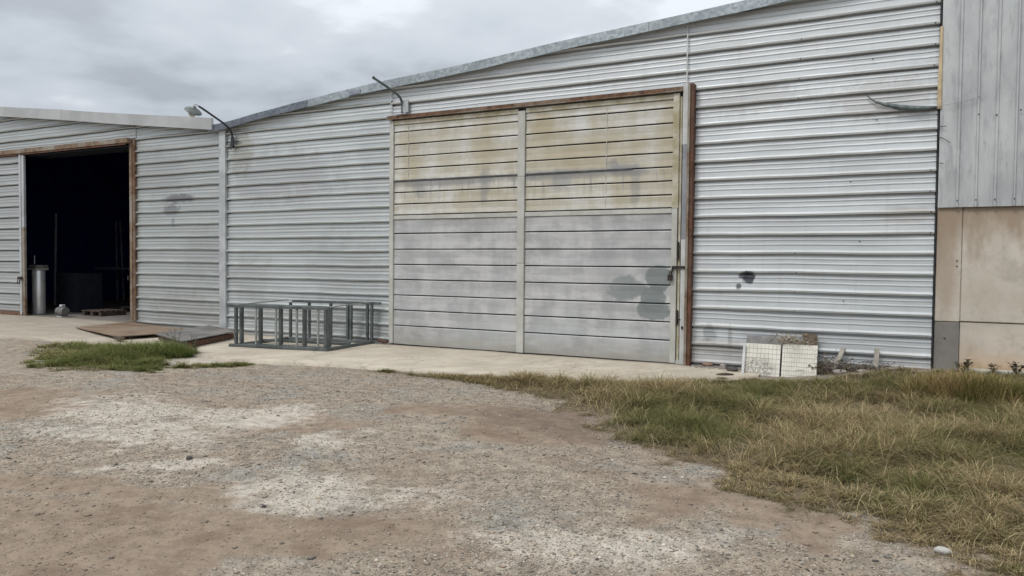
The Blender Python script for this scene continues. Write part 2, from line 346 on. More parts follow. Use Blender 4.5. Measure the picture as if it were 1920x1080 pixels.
def concrete_mat(name, a, b, stain, kind=0):
    t = NT(name, .88, 0, .25); c = t.mix(t.ramp(t.noise(1.4, 6, .6), .32, .68), a, b)
    c = t.mix(t.math('MULTIPLY', t.ramp(t.noise(9, 5, .65), .5, .72), .3), c, tuple(v * .72 for v in a))
    if kind == 1:   # upper panel: brown run-off from the sheet above it
        z = t.math('ADD', t.axis(2), t.math('MULTIPLY', t.math('SUBTRACT', t.noise(1, 5, .6, (3.2, 1, .8), (1.5, 0, 0)), .5), 2.2))
        c = t.mix(t.math('MULTIPLY', t.ramp(z, 1.55, 2.2), .85), c, stain)
        c = t.mix(t.math('MULTIPLY', t.ramp(t.noise(2.2, 5, .65, loc=(8, 0, 3)), .5, .68), .45), c, (.36, .32, .27))
        c = t.mix(t.math('MULTIPLY', t.spot(.66, 1.7, .12, .8, .5, .6, 3, 2), .6), c, stain)
    if kind == 2:   # footing: orange splash stain rising from the ground
        z = t.math('ADD', t.axis(2), t.math('MULTIPLY', t.math('SUBTRACT', t.noise(3.5, 4, .6), .5), -.5))
        c = t.mix(t.math('MULTIPLY', t.ramp(z, .18, .62, 1, 0), .75), c, stain)
        c = t.mix(t.math('MULTIPLY', t.ramp(z, .1, .34, 1, 0), .6), c, (.36, .22, .12))
    c = t.mix(t.math('MULTIPLY', t.ramp(t.noise(4.5, 6, .72, loc=(2, 2, 2)), .5, .68), .4), c, tuple(v * .7 for v in a))
    c = t.mix(t.math('MULTIPLY', t.ramp(t.voro(34), .0, .14, 1, 0), .35), c, tuple(v * .6 for v in a))
    t.set('Base Color', c); t.bump(t.math('ADD', t.noise(3, 5), t.math('MULTIPLY', t.noise(50, 4, .7), .12)), .3, .015); return t.m
M['conc_up'] = concrete_mat('cast concrete panel', (.52, .465, .39), (.62, .575, .505), (.33, .25, .18), 1)
M['conc_low'] = concrete_mat('concrete footing panel', (.52, .47, .395), (.61, .555, .475), (.48, .33, .205), 2)
M['conc_grey'] = concrete_mat('grey cement pillar', (.20, .185, .17), (.25, .235, .215), (.2, .2, .2), 0)
M['conc_ledge'] = concrete_mat('pale concrete ledge', (.42, .41, .36), (.5, .49, .43), (.2, .2, .2), 0)
def clad_mat():
    t = NT('dull zinc cladding', .5, .35); c = t.mix(t.ramp(t.noise(1.1, 5, .6, (2, 1, .8)), .35, .66), (.43, .44, .45), (.56, .58, .575))
    c = t.mix(t.math('MULTIPLY', t.ramp(t.noise(1, 5, .65, (8, 1, 1.5), (3, 0, 1)), .5, .7), .5), c, (.40, .41, .44))
    c = t.mix(t.math('MULTIPLY', t.ramp(t.noise(1, 5, .65, (11, 1, 1.6), (9, 0, 1)), .50, .70), .65), c, (.30, .31, .32))
    c = t.mix(t.math('MULTIPLY', t.ramp(t.noise(7, 5, .7, (1, 1, .7)), .56, .72), .4), c, (.30, .30, .30))
    t.set('Base Color', c); t.bump(t.noise(3, 3, .5, (1, 1, .6)), .3, .02); return t.m
M['clad'] = clad_mat()

def slab_mat():
    t = NT('worn concrete apron', .9, 0, .2)
    c = t.mix(t.ramp(t.noise(1.1, 6, .6), .33, .66), (.43, .385, .31), (.54, .485, .395))
    c = t.mix(t.math('MULTIPLY', t.ramp(t.noise(.8, 6, .65, (2.2, .7, 1), (6, 1, 0)), .5, .68), .55), c, (.35, .30, .25))
    c = t.mix(t.math('MULTIPLY', t.ramp(t.noise(13, 5, .7), .5, .72), .45), c, (.27, .235, .20))
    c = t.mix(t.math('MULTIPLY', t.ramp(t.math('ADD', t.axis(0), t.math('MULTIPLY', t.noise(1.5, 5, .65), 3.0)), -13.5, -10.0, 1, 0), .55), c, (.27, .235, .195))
    vr = t.n('ShaderNodeVectorRotate'); vr.inputs['Angle'].default_value = .6; t.L(t.pos, vr.inputs['Vector'])
    c = t.mix(t.math('MULTIPLY', t.ramp(t.noise(1, 6, .7, (5, .5, 1), src=vr.outputs[0]), .48, .66), .5), c, (.33, .275, .22))
    c = t.mix(t.math('MULTIPLY', t.ramp(t.noise(1, 5, .7, (.7, 3.5, 1), (3, 9, 0)), .55, .7), .5), c, (.58, .54, .46))
    c = t.mix(t.ramp(t.math('ADD', t.axis(1), t.math('MULTIPLY', t.noise(6, 5, .7), .22)), -.12, .10, 0, .75), c, (.17, .15, .125))  # contact shade along the wall foot, painted into the slab colour
    ce = t.n('ShaderNodeTexVoronoi'); ce.feature = 'DISTANCE_TO_EDGE'; wv = t.n('ShaderNodeVectorMath'); wv.operation = 'ADD'; nn = t.n('ShaderNodeTexNoise'); t.L(t.pos, nn.inputs['Vector']); nn.inputs['Scale'].default_value = 2.2; nn.inputs['Detail'].default_value = 5; t.L(t.pos, wv.inputs[0]); t.L(nn.outputs['Color'], wv.inputs[1]); t.L(wv.outputs[0], ce.inputs['Vector']); ce.inputs['Scale'].default_value = .55
    c = t.mix(t.ramp(ce.outputs['Distance'], .0, .007, .6, 0), c, (.15, .13, .11))
    t.set('Base Color', c); t.bump(t.math('ADD', t.noise(5, 5), t.math('MULTIPLY', t.noise(60, 4, .7), .3)), .35, .012); return t.m
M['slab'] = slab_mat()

def ground_mat():
    t = NT('dirt and gravel yard', .95, 0, .15)
    a = t.n('ShaderNodeAttribute'); a.attribute_name = 'col'; s_ = t.n('ShaderNodeSeparateColor'); t.L(a.outputs['Color'], s_.inputs[0])
    white, brown, grass = s_.outputs[0], s_.outputs[1], s_.outputs[2]
    fine = t.noise(7, 6, .7); grit = t.noise(60, 5, .75); mid = t.noise(2.1, 6, .65)
    grav = t.mix(t.ramp(fine, .35, .65), (.20, .168, .132), (.36, .305, .24))
    dirt = t.mix(t.ramp(fine, .3, .7), (.195, .15, .110), (.30, .236, .178))
    dirt = t.mix(t.math('MULTIPLY', t.ramp(mid, .48, .66), .6), dirt, (.165, .115, .085))
    pale = t.mix(t.ramp(fine, .3, .7), (.37, .335, .285), (.56, .51, .44))
    bm = t.ramp(t.math('ADD', brown, t.math('ADD', t.math('MULTIPLY', t.math('SUBTRACT', mid, .5), .9), t.math('MULTIPLY', t.math('SUBTRACT', fine, .5), .9))), .25, .7)
    wm = t.ramp(t.math('ADD', t.math('MULTIPLY', white, .98), t.math('ADD', t.math('MULTIPLY', t.math('SUBTRACT', fine, .5), 1.1), t.math('MULTIPLY', t.math('SUBTRACT', mid, .5), 1.3))), .32, .95)
    mm = t.ramp(t.noise(.9, 6, .6, loc=(3, 3, 0)), .42, .62); grav = t.mix(t.math('MULTIPLY', mm, .6), grav, dirt)
    gm_ = t.math('MULTIPLY', t.ramp(t.noise(1.25, 6, .68, loc=(9, 2, 0)), .50, .64), t.math('SUBTRACT', 1.0, bm)); grav = t.mix(t.math('MULTIPLY', gm_, .75), grav, t.mix(t.ramp(fine, .3, .7), (.185, .18, .165), (.31, .305, .28)))
    c = t.mix(bm, grav, dirt); c = t.mix(t.math('MULTIPLY', wm, .85), c, pale)
    dx = t.math('DIVIDE', t.math('ADD', t.axis(0), 2.75), 1.0); dy = t.math('DIVIDE', t.math('ADD', t.axis(1), 4.65), .75)
    dd = t.math('ADD', t.math('SQRT', t.math('ADD', t.math('MULTIPLY', dx, dx), t.math('MULTIPLY', dy, dy))), t.math('MULTIPLY', t.math('SUBTRACT', t.noise(2.2, 5, .65), .5), 1.6))
    c = t.mix(t.ramp(dd, .45, 1.25, .8, 0), c, t.mix(t.ramp(fine, .3, .7), (.13, .095, .072), (.205, .155, .118)))
    # single grains
    for sc_, lo, amt in ((50, .0, .85), (105, .0, .85), (28, 0, .45)):
        n = t.n('ShaderNodeTexVoronoi'); t.L(t.vec((1, 1, .3)), n.inputs['Vector']); n.inputs['Scale'].default_value = sc_
        q = t.n('ShaderNodeSeparateColor'); t.L(n.outputs['Color'], q.inputs[0])
        body = t.ramp(n.outputs['Distance'], .22, .42, 1, 0); on = t.ramp(q.outputs[0], .62, .66)
        tone = t.mix(q.outputs[1], (.085, .08, .072), (.52, .475, .40))
        k = t.math('MULTIPLY', t.math('MULTIPLY', body, on), t.math('MULTIPLY', t.math('SUBTRACT', 1.25, bm), amt))
        c = t.mix(k, c, tone)
    gr = t.mix(t.ramp(t.noise(11, 5, .7), .35, .65), (.09, .072, .045), (.21, .165, .11))
    c = t.mix(t.ramp(t.math('ADD', grass, t.math('MULTIPLY', t.math('SUBTRACT', fine, .5), .8)), .3, .75), c, gr)
    t.set('Base Color', c)
    t.bump(t.math('ADD', t.math('MULTIPLY', fine, .6), t.math('ADD', t.math('MULTIPLY', grit, .35), t.math('MULTIPLY', t.voro(45), .25))), .7, .02)
    return t.m
M['ground'] = ground_mat()
def attr_mat(name, rough=.8, trans=0, spec=.3):
    t = NT(name, rough, 0, spec); a = t.n('ShaderNodeAttribute'); a.attribute_name = 'col'; t.set('Base Color', a.outputs['Color'])
    if trans:
        tr = t.n('ShaderNodeBsdfTranslucent'); t.L(a.outputs['Color'], tr.inputs[0]); ms = t.n('ShaderNodeMixShader'); ms.inputs[0].default_value = trans
        out = [n for n in t.t.nodes if n.type == 'OUTPUT_MATERIAL'][0]; t.L(t.b.outputs[0], ms.inputs[1]); t.L(tr.outputs[0], ms.inputs[2]); t.L(ms.outputs[0], out.inputs[0])
    return t.m
M['grass'] = attr_mat('grass blades', .75, .25, .2); M['stones'] = attr_mat('gravel stones', .9, 0, .2)

# ------------------------------------------------------------------ terrain
def mound(x, y): return .19 * sstep(-1.5, .35, x) * sstep(-1.9, -.25, y)
def left_rise(x): return .085 * sstep(-12.2, -16.2, -np.asarray(x) * -1) if False else .085 * (1 - sstep(-16.2, -12.2, x))
def poly_sd(px, py, poly):
    """signed distance, positive inside"""
    px = np.asarray(px, float); py = np.asarray(py, float); d = np.full(px.shape, 1e9); ins = np.zeros(px.shape, bool); n = len(poly)
    for i in range(n):
        x0, y0 = poly[i]; x1, y1 = poly[(i + 1) % n]; ex, ey = x1 - x0, y1 - y0
        t = np.clip(((px - x0) * ex + (py - y0) * ey) / (ex * ex + ey * ey), 0, 1)
        d = np.minimum(d, (px - x0 - t * ex) ** 2 + (py - y0 - t * ey) ** 2)
        c = ((y0 > py) != (y1 > py)); xi = (x1 - x0) * (py - y0) / ((y1 - y0) if y1 != y0 else 1e-9) + x0
        ins ^= c & (px < xi)
    d = np.sqrt(d); return np.where(ins, d, -d)
SLAB = [(-26, -4.2), (-16.5, -3.55), (-14.5, -3.2), (-13.4, -2.75), (-12.3, -2.75), (-10.7, -2.85), (-9.4, -2.95), (-8.4, -2.99), (-7.0, -2.72), (-5.9, -2.62), (-4.5, -2.4), (-3.2, -1.95), (-2.2, -1.5), (-1.75, -1.15), (-1.55, -.6), (-1.5, .1), (-26, .1)]
GR = [(-6.5, -2.80), (-5.9, -2.95), (-4.87, -3.0), (-3.55, -3.53), (-2.65, -4.49), (-2.12, -5.15), (-1.5, -5.55), (-.85, -5.9), (-.40, -6.35), (-.10, -6.75), (.34, -6.9), (1.2, -7.6), (3.5, -8.6), (6, -9), (7, -.5), (1.77, -.35), (.5, -.12), (-.4, -.30), (-.9, -.62), (-1.5, -.92), (-1.85, -1.22), (-2.4, -1.55), (-3.3, -1.85), (-3.9, -2.2), (-4.6, -2.5), (-5.2, -2.55), (-5.9, -2.7)]
GL1 = [(-11.9, -4.25), (-10.45, -4.85), (-9.5, -4.75), (-8.95, -4.2), (-9.6, -3.85), (-10.1, -3.25), (-10.5, -2.85), (-11.4, -2.72), (-12.6, -2.7), (-13.1, -3.2)]
GL2 = [(-9.2, -4.15), (-8.8, -3.95), (-8.25, -3.25), (-8.3, -2.95), (-8.75, -3.05), (-9.0, -3.6)]
def grass_mask(x, y):
    w = (fbm(x * 1.7, y * 1.7, 40, 4) - .5) * 1.0 + (fbm(x * 6, y * 6, 47, 3) - .5) * .8
    g = sstep(-.14, .30, poly_sd(x, y, GR) + w * (.25 + .75 * sstep(-4.0, -2.6, x)))
    g = np.maximum(g, sstep(-.12, .22, poly_sd(x, y, GL1) + w * .8)); g = np.maximum(g, sstep(-.04, .1, poly_sd(x, y, GL2) + w * .2))
    return g
BL = dict(
white=[[-1.37, -7.34, 1.72, 0.64, 1.51, -2.79], [-4.1, -6.17, 2.47, 2.08, 1.24, -2.22], [-3.8, -7.41, 1.55, 1.62, 2.89, -5.26], [-3.17, -7.39, 1.26, 1.09, 1.67, -3.04], [-4.9, -7.3, 1.39, 1.79, 2.69, -4.85], [-6.67, -6.19, 1.03, 1.4, 0.68, -1.18], [-9.38, -3.31, 1.9, 2.3, 1.23, -2.05], [-9.1, -3.4, 1.9, 2.3, 1.6, -2.6], [-5.6, -5.88, 0.69, 0.75, 1.15, -2.02], [-5.95, -6.87, 0.87, 1.23, 1.26, -2.24]],
brown=[[-2.86, -4.88, 1.67, 0.77, 0.85, -1.51], [-3.8, -8.48, 0.45, 0.66, 0.9, -1.66], [-2.92, -8.18, 0.74, 0.75, 1.18, -2.17], [-0.7, -6.28, 2.59, 0.4, 1.45, -2.65], [-7.85, -6.54, 0.9, 1.56, 0.75, -1.31], [-4.94, -5.79, 1.07, 1.01, 1.55, -2.74], [-3.57, -4.73, 1.65, 0.93, 1.35, -2.37], [-4.11, -7.71, 1.63, 1.99, 2.14, -3.92], [-5.05, -8.02, 1.11, 1.84, 1.64, -2.97], [-3.66, -9.04, 0.77, 1.38, 1.71, -3.18], [-2.65, -3.9, 2.85, 1.06, 1.25, -2.19], [-0.17, -6.51, 5.19, 0.24, 1.27, -2.33]])
def blobs(kind, x, y):
    wx = x + (fbm(x * 1.3, y * 1.3, 3, 5) - .5) * 1.5; wy = y + (fbm(x * 1.3, y * 1.3, 23, 5) - .5) * 1.1; out = np.zeros(np.shape(x))
    for cx, cy, a, b, c, d in BL[kind]:
        dx = wx - cx; dy = wy - cy; u = a * dx + b * dy; v = c * dx + d * dy
        out = np.maximum(out, np.exp(-(u * u + v * v) ** 1.3 * .5))
    if kind == 'white': out = np.maximum(out * .95, 2.2 * np.exp(-(((x + 9.45) / .42) ** 2 + ((y + 3.30) / .38) ** 2) ** 1.5))
    return out
def ground_z(x, y):
    x = np.asarray(x, float); y = np.asarray(y, float)
    near = 1 - sstep(20, 60, np.hypot(x, y + 5))
    z = (fbm(x * .6, y * .6, 60, 4) - .5) * .07 * near + (fbm(x * 3, y * 3, 70, 4) - .5) * .022 * near + (vnoise(x * 14, y * 14, 80) - .5) * .006 * near
    z = z * sstep(.3, -1.2, -(-y)) if False else z
    z = z * (.35 + .65 * (1 - sstep(-3.5, -1.5, y)))
    s_ = sstep(-.02, .10, poly_sd(x, y, SLAB))
    z = z * (1 - s_) - .03 * s_
    z = z + mound(x, y) + left_rise(x) * (1 - sstep(-26, -40, -x) * 0)
    return np.where(y > .05, -.03 + .0 * z, z)
def axis_pts(a, b, step, far):
    f = list(np.arange(a, b, step)); lo = []; hi = []; d = step; p = a
    while p > -far: d *= 1.35; p -= d; lo.append(p)
    d = step; p = f[-1]
    while p < far: d *= 1.35; p += d; hi.append(p)
    return np.array(lo[::-1] + f + hi)
gx = axis_pts(-15.0, 3.2, .04, 500); gy = axis_pts(-9.8, .1, .04, 500)
X, Y = np.meshgrid(gx, gy); x = X.ravel(); y = Y.ravel(); z = ground_z(x, y)
n_, m_ = len(gx), len(gy); ii = np.arange(n_ * m_).reshape(m_, n_)
Fq = np.stack([ii[:-1, :-1], ii[:-1, 1:], ii[1:, 1:], ii[1:, :-1]], -1).reshape(-1, 4)
colr = np.c_[np.clip(blobs('white', x, y), 0, 2.2), np.clip(blobs('brown', x, y), 0, 1), grass_mask(x, y)]
far_ = sstep(14, 30, np.hypot(x + 4, y + 5)); colr[:, 1] = colr[:, 1] * (1 - far_) + far_ * fbm(x * .1, y * .1, 90, 3); 
g = np_mesh('ground', np.c_[x, y, z], Fq, 4, M['ground'], colr, True); tag(g, 'pinkish brown dirt and grey gravel yard with pale dusty patches', kind='structure')

# concrete apron: its own slab with a chipped front edge
def slab_z(x): return .022 + left_rise(x)
front = []
for i in range(len(SLAB) - 3):
    (x0, y0), (x1, y1) = SLAB[i], SLAB[i + 1]; k = max(1, int(math.hypot(x1 - x0, y1 - y0) / .12))
    for j in range(k):
        t = j / k; xx = x0 + (x1 - x0) * t; yy = y0 + (y1 - y0) * t
        front.append((xx, yy + float(vnoise(xx * 3, 2., 5) - .5) * .12 + float(vnoise(xx * 11, 2., 6) - .5) * .05))
front.append((-1.55, -.6))
V = []; F = []; nb = len(front); rows = 10
for r in range(rows):
    for (xx, yy) in front:
        t = r / (rows - 1); y2 = yy + (.12 - yy) * t; V.append((xx, y2, float(slab_z(xx) + (vnoise(xx * 1.3, y2 * 1.3, 8) - .5) * .012 + mound(xx, y2))))
for r in range(rows - 1):
    for i in range(nb - 1):
        a = r * nb + i; F.append((a, a + 1, a + nb + 1, a + nb))
b0 = len(V)
for (xx, yy) in front: V.append((xx, yy - .01, float(slab_z(xx)) - .12))
for i in range(nb - 1): F.append((b0 + i, b0 + i + 1, i + 1, i))
me = bpy.data.meshes.new('pavement'); me.from_pydata(V, [], F); me.update(); me.shade_smooth()
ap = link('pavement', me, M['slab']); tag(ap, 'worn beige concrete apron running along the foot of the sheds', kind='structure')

# ------------------------------------------------------------------ corrugated sheets
RIB = [(0.0, 0), (.018, .028), (.046, .034), (.068, .004)]       # from the foot of a rib upwards: (dz, outward)
def profile_between(z0, z1, pitch, phase, fine=True):
    """list of (z, outward) for ribs whose lower edge sits at phase + k*pitch"""
    pts = []; k0 = math.floor((z0 - phase) / pitch) - 1; k1 = math.ceil((z1 - phase) / pitch) + 1
    for k in range(k0, k1):
        b = phase + k * pitch
        gh, gd = (.030, .055) if fine else (.018, .038)
        pts += [(b + .008 - gh, 0), (b + .009 - gh, -gd), (b + .008, -gd), (b + .013, .040), (b + .036, .046), (b + .064, .002)]
        rest = pitch - .066
        for q in (1, 2):
            c = b + .062 + rest * q / 3
            pts += [(c - .007, .001), (c - .004, -.011), (c + .003, -.011), (c + .012, .004), (c + .030, .001)] if fine else [(c - .016, .0), (c - .004, .005), (c + .014, .0055), (c + .040, .0)]
    ins = [p for p in pts if z0 < p[0] < z1]
    def at(zv):
        for (a, c) in zip(pts[:-1], pts[1:]):
            if a[0] <= zv <= c[0]: return a[1] + (c[1] - a[1]) * (zv - a[0]) / max(1e-6, c[0] - a[0])
        return 0
    return [(z0, at(z0))] + ins + [(z1, at(z1))]
def sheet(x0, x1, z0, z1, mat, parent, roof=None, base=None, y=0., pitch=.2695, phase=.322, seed=0, name='corrugated_sheet', off=0, amp=.006):
    prof = profile_between(z0, z1, pitch, phase, x0 > -9); nx = max(2, int((x1 - x0) / .16)); V = []; F = []
    top = z0 + 0
    for i in range(nx + 1):
        xx = x0 + (x1 - x0) * i / nx
        rz = roof(xx) if roof else 1e9; bz = base(xx) if base else -1e9
        for (zz, o_) in prof:
            w = (float(vnoise(xx * 1.3, zz * 1.8, 100 + seed)) - .5) * amp * 2.0 + (float(vnoise(xx * 5, zz * .9, 130 + seed)) - .5) * amp
            zj = zz + (float(vnoise(xx * .9, zz * .7, 160 + seed)) - .5) * .014 * (0 < zz - z0 and zz < z1) + (float(vnoise(xx * 3.1, math.floor((zz - phase + .03) / pitch) * 7.7, 170 + seed)) - .5) * .007 * (0 < zz - z0 and zz < z1)
            V.append((xx, y - o_ * (1 + w * 8) + w - off, max(bz, min(rz, zj))))
    k = len(prof)
    for i in range(nx):
        for j in range(k - 1):
            a = i * k + j; F.append((a, a + k, a + k + 1, a + 1))
    # folded return edges so the sheet has depth
    me = bpy.data.meshes.new(name); me.from_pydata(V, [], F); me.update()
    bm = bmesh.new(); bm.from_mesh(me); bmesh.ops.dissolve_degenerate(bm, dist=1e-4, edges=bm.edges[:])
    bm.to_mesh(me); bm.free()
    o = link(name, me, mat, parent); return o

def interp(pts):
    xs = [p[0] for p in pts]; zs = [p[1] for p in pts]
    return lambda x: float(np.interp(x, xs, zs))
roofR = interp([(-12.75, 4.24), (-12.3, 4.25), (-11.5, 4.36), (-9.8, 4.545), (-8.54, 4.665), (-6.7, 4.78), (-4.8, 4.95), (-2.74, 5.10), (-1.4, 5.21), (.6, 5.36), (5, 5.65)])
roofL = interp([(-30, 5.2), (-24.6, 5.72), (-20.45, 5.19), (-17.9, 4.90), (-15.35, 4.58), (-12.3, 4.23)])
wallbase = lambda x: .02 + float(left_rise(x)) + float(mound(np.array(x), np.array(-.05))) - .03

# main shed
shed = empty('warehouse', 'long grey shed of horizontal corrugated aluminium with a big closed sliding gate', 'warehouse')
PIT = .2695
def rows_for(phase, zt, n=4, pitch=PIT):
    z = phase - .008; out = []; a = -.05
    b = z + pitch * 2
    while a < zt: out.append((a, min(b, zt + .3))); a = b; b += pitch * n
    return out
def bank(x0, x1, zmin, zt, mat, parent, roof, phase, seed, base=None, pitch=PIT, splits=(), y=0.):
    cuts = [x0] + list(splits) + [x1]
    for (ri, (a, b)) in enumerate(rows_for(phase, zt, 4, pitch)):
        if b <= zmin: continue
        a2 = max(a, zmin)
        for ci in range(len(cuts) - 1):
            if roof and max(roof(cuts[ci]), roof(cuts[ci + 1])) < a2 + .02: continue
            sheet(cuts[ci], cuts[ci + 1], a2, b, mat, parent, roof, base, y, pitch, phase, seed + ri * 7 + ci * 3, off=.0015 * ((ri + ci) % 2))
bank(-12.29, -8.11, -.05, 5.0, M['sheet_mid'], shed, roofR, .352, 11, wallbase)
bank(-8.11, -2.735, 4.10, 5.2, M['sheet_right'], shed, roofR, .330, 31)
bank(-2.735, .512, 4.10, 5.4, M['sheet_right'], shed, roofR, .322, 51)
bank(-2.60, .512, -.05, 4.10, M['sheet_right'], shed, roofR, .322, 71, wallbase)

def strip_along(fn, xs, h_top, h_bot, y0, y1, name, mat, parent):
    """folded fascia following a roofline, with thickness"""
    b = MB()
    for (a, c) in zip(xs[:-1], xs[1:]):
        za, zc = fn(a), fn(c)
        b.hexa([(a, y0, za + h_bot(a)), (c, y0, zc + h_bot(c)), (c, y1, zc + h_bot(c)), (a, y1, za + h_bot(a)), (a, y0, za + h_top(a)), (c, y0, zc + h_top(c)), (c, y1, zc + h_top(c)), (a, y1, za + h_top(a))])
    return b.build(name, mat, parent)
seg = [-12.72, -11.5, -10.0, -8.75, -7.1, -5.2, -3.3, -1.6, .5]
for i in range(len(seg) - 1):
    a, c = seg[i], seg[i + 1] - .004; xs = list(np.linspace(a, c, 5))
    jt = .004 * (i % 2)
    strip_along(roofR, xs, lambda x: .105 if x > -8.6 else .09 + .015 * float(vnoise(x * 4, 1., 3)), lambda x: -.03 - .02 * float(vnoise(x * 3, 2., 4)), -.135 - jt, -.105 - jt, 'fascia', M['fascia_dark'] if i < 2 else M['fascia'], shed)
# crumpled lip of the fascia
b = MB(); b.hexa([(-9.0, -.17, 4.58), (-8.72, -.15, 4.62), (-8.72, -.14, 4.62), (-9.0, -.14, 4.6), (-8.98, -.15, 4.66), (-8.74, -.14, 4.69), (-8.72, -.138, 4.70), (-9.0, -.138, 4.67)]); b.build('bent_fascia_lip', M['fascia_dark'], shed)
def roof_slab(fn, xs, y0, y1, parent, lift=.04):
    b = MB()
    for (a, c) in zip(xs[:-1], xs[1:]):
        b.hexa([(a, y0, fn(a) + lift), (c, y0, fn(c) + lift), (c, y1, fn(c) + lift), (a, y1, fn(a) + lift), (a, y0, fn(a) + lift + .05), (c, y0, fn(c) + lift + .05), (c, y1, fn(c) + lift + .05), (a, y1, fn(a) + lift + .05)])
    return b.build('roof', M['roof'], parent)
roof_slab(roofR, [-12.6, -11.5, -9.8, -8.54, -6.7, -4.8, -2.74, -1.4, .5], -.10, 22, shed, .01)
b = MB()
for (a, c) in ((-12.25, -9.8), (-9.8, -6.7), (-6.7, -2.74), (-2.74, .5)):
    b.hexa([(a, 21.9, 0), (c, 21.9, 0), (c, 22, 0), (a, 22, 0), (a, 21.9, roofR(a)), (c, 21.9, roofR(c)), (c, 22, roofR(c)), (a, 22, roofR(a))])
b.build('back_wall', M['roof'], shed)
# corner trims
b = MB().box((-12.475, -.062, .06), (-12.295, -.045, 4.33)); b.box((-12.475, -.045, .06), (-12.465, .0, 4.33)); b.box((-12.305, -.045, .06), (-12.295, .0, 4.33)); b.build('corner_trim', M['galv'], shed)
MB().box((.519, -.03, .16), (.529, -.0, 5.36)).build('edge_trim', M['pipe_dark'], shed)
# seam lap above the gate
MB().box((-2.745, -.046, 4.17), (-2.727, -.038, 5.10)).build('lap_seam', M['galv_pale'], shed)
MB().box((-8.122, -.046, 4.14), (-8.106, -.038, 4.68)).build('lap_seam', M['galv_pale'], shed)
# screws
def screws(pts, parent):
    b = MB()
    for (xx, zz) in pts:
        b.lathe([(.011, 0), (.011, .004), (.006, .009)], 6, (xx, -.036, zz), Matrix.Rotation(math.radians(90), 3, 'X'))
    o = b.build('screw_heads', M['screw'], parent); o['kind'] = 'stuff'; return o
pts = []
for k in range(0, 18):
    zz = .322 + PIT * k + .024
    pts += [(.46 + random.uniform(-.01, .01), zz), (-1.17 + random.uniform(-.02, .02), zz)]
    if zz > 4.2: pts += [(-2.70, zz)]
    if k % 2: pts += [(-10.6 + random.uniform(-.05, .05), .352 + PIT * k + .024)]
    if k % 3 == 0: pts += [(-.3 + random.uniform(-.3, .3), zz - .11)]
screws([p for p in pts if p[1] < roofR(p[0]) - .06], shed)

M['strip_dark'] = simple('dark tarnished strip', (.07, .075, .08), .6, .3, .4, 8)
# ---- the big sliding gate
gate = MB().box((-8.08, -.022, .03), (-2.80, -.012, 4.06)).build('sliding_gate', M['pipe_dark'], shed)
gate['label'] = 'closed two column sliding gate, stained cream above and mottled grey below'
UP = [3.990, 3.856, 3.632, 3.412, 3.194, 2.977, 2.770, 2.560, 2.365]
LO = [2.290, 2.031, 1.747, 1.473, 1.201, .920, .646, .368, .020]
def gate_panel(x0, x1, zt, zb, mat, s):
    b = MB(); n = 14; gap = .020
    for i in range(n + 1):
        xx = x0 + (x1 - x0) * i / n; w = (float(vnoise(xx * 1.5, s * 3.3, 200)) - .5) * .010; e_ = (float(vnoise(xx * 2.5, s * 1.3, 210)) - .5) * .005
        b.v += [(xx, -.045 + w, zt - .001), (xx, -.054 + w, zt - .014), (xx, -.050 + w, (zt + zb) / 2), (xx, -.057 + w, zb + gap + .010 + e_), (xx, -.057 + w, zb + gap + e_), (xx, -.030, zb + gap + e_)]
    for i in range(n):
        for j in range(5):
            a = i * 6 + j; b.f.append((a, a + 1, a + 7, a + 6))
    b.build('gate_panel', mat, gate)
s_ = 0
for (x0, x1) in ((-8.022, -5.515), (-5.375, -2.925)):
    for L_, mt in ((UP, M['gate_up']), (LO, M['gate_low'])):
        for a, c in zip(L_[:-1], L_[1:]): s_ += 1; gate_panel(x0, x1, a, c, mt, s_)
for z0, z1, mt in ((2.292, 2.363, M['gate_stile']), (3.992, 4.066, M['gate_stile_stained'])):
    for (x0, x1) in ((-8.022, -5.515), (-5.375, -2.925)):
        MB().box((x0, -.072, z0), (x1, -.022, z1)).build('rail', mt, gate, bev=.004)
MB().box((-8.112, -.082, .045), (-8.026, -.022, 4.07)).build('stile', M['gate_stile'], gate, bev=.005)
for a, c, o_ in ((.035, 1.52, .0), (1.524, 2.95, .004), (2.954, 4.03, .0)):
    MB().box((-5.510, -.088 - o_, a), (-5.380, -.022, c)).build('stile', M['gate_stile'], gate, bev=.006)
MB().box((-2.921, -.086, .04), (-2.835, -.022, 2.36)).build('stile', M['gate_stile'], gate, bev=.005)
MB().box((-2.921, -.086, 2.364), (-2.825, -.022, 4.068)).build('stile', M['gate_stile_stained'], gate, bev=.005)
MB().box((-2.915, -.07, .03), (-2.745, -.012, .085)).build('bottom_rail', M['gate_stile'], gate)
MB().box((-2.822, -.062, .05), (-2.790, -.012, 4.02)).build('edge_lip', M['gate_stile_stained'], gate)
for (x0, x1) in ((-8.02, -5.515), (-5.375, -3.55)): MB().box((x0, -.066, 2.972), (x1, -.058, 2.994)).build('cover_strip', M['strip_dark'], gate)
for xx in (-7.72, -3.98): MB().box((xx, -.060, 2.38 if xx > -5 else 3.0), (xx + .008, -.045, 3.96)).build('sheet_joint', M['gate_stile'], gate)
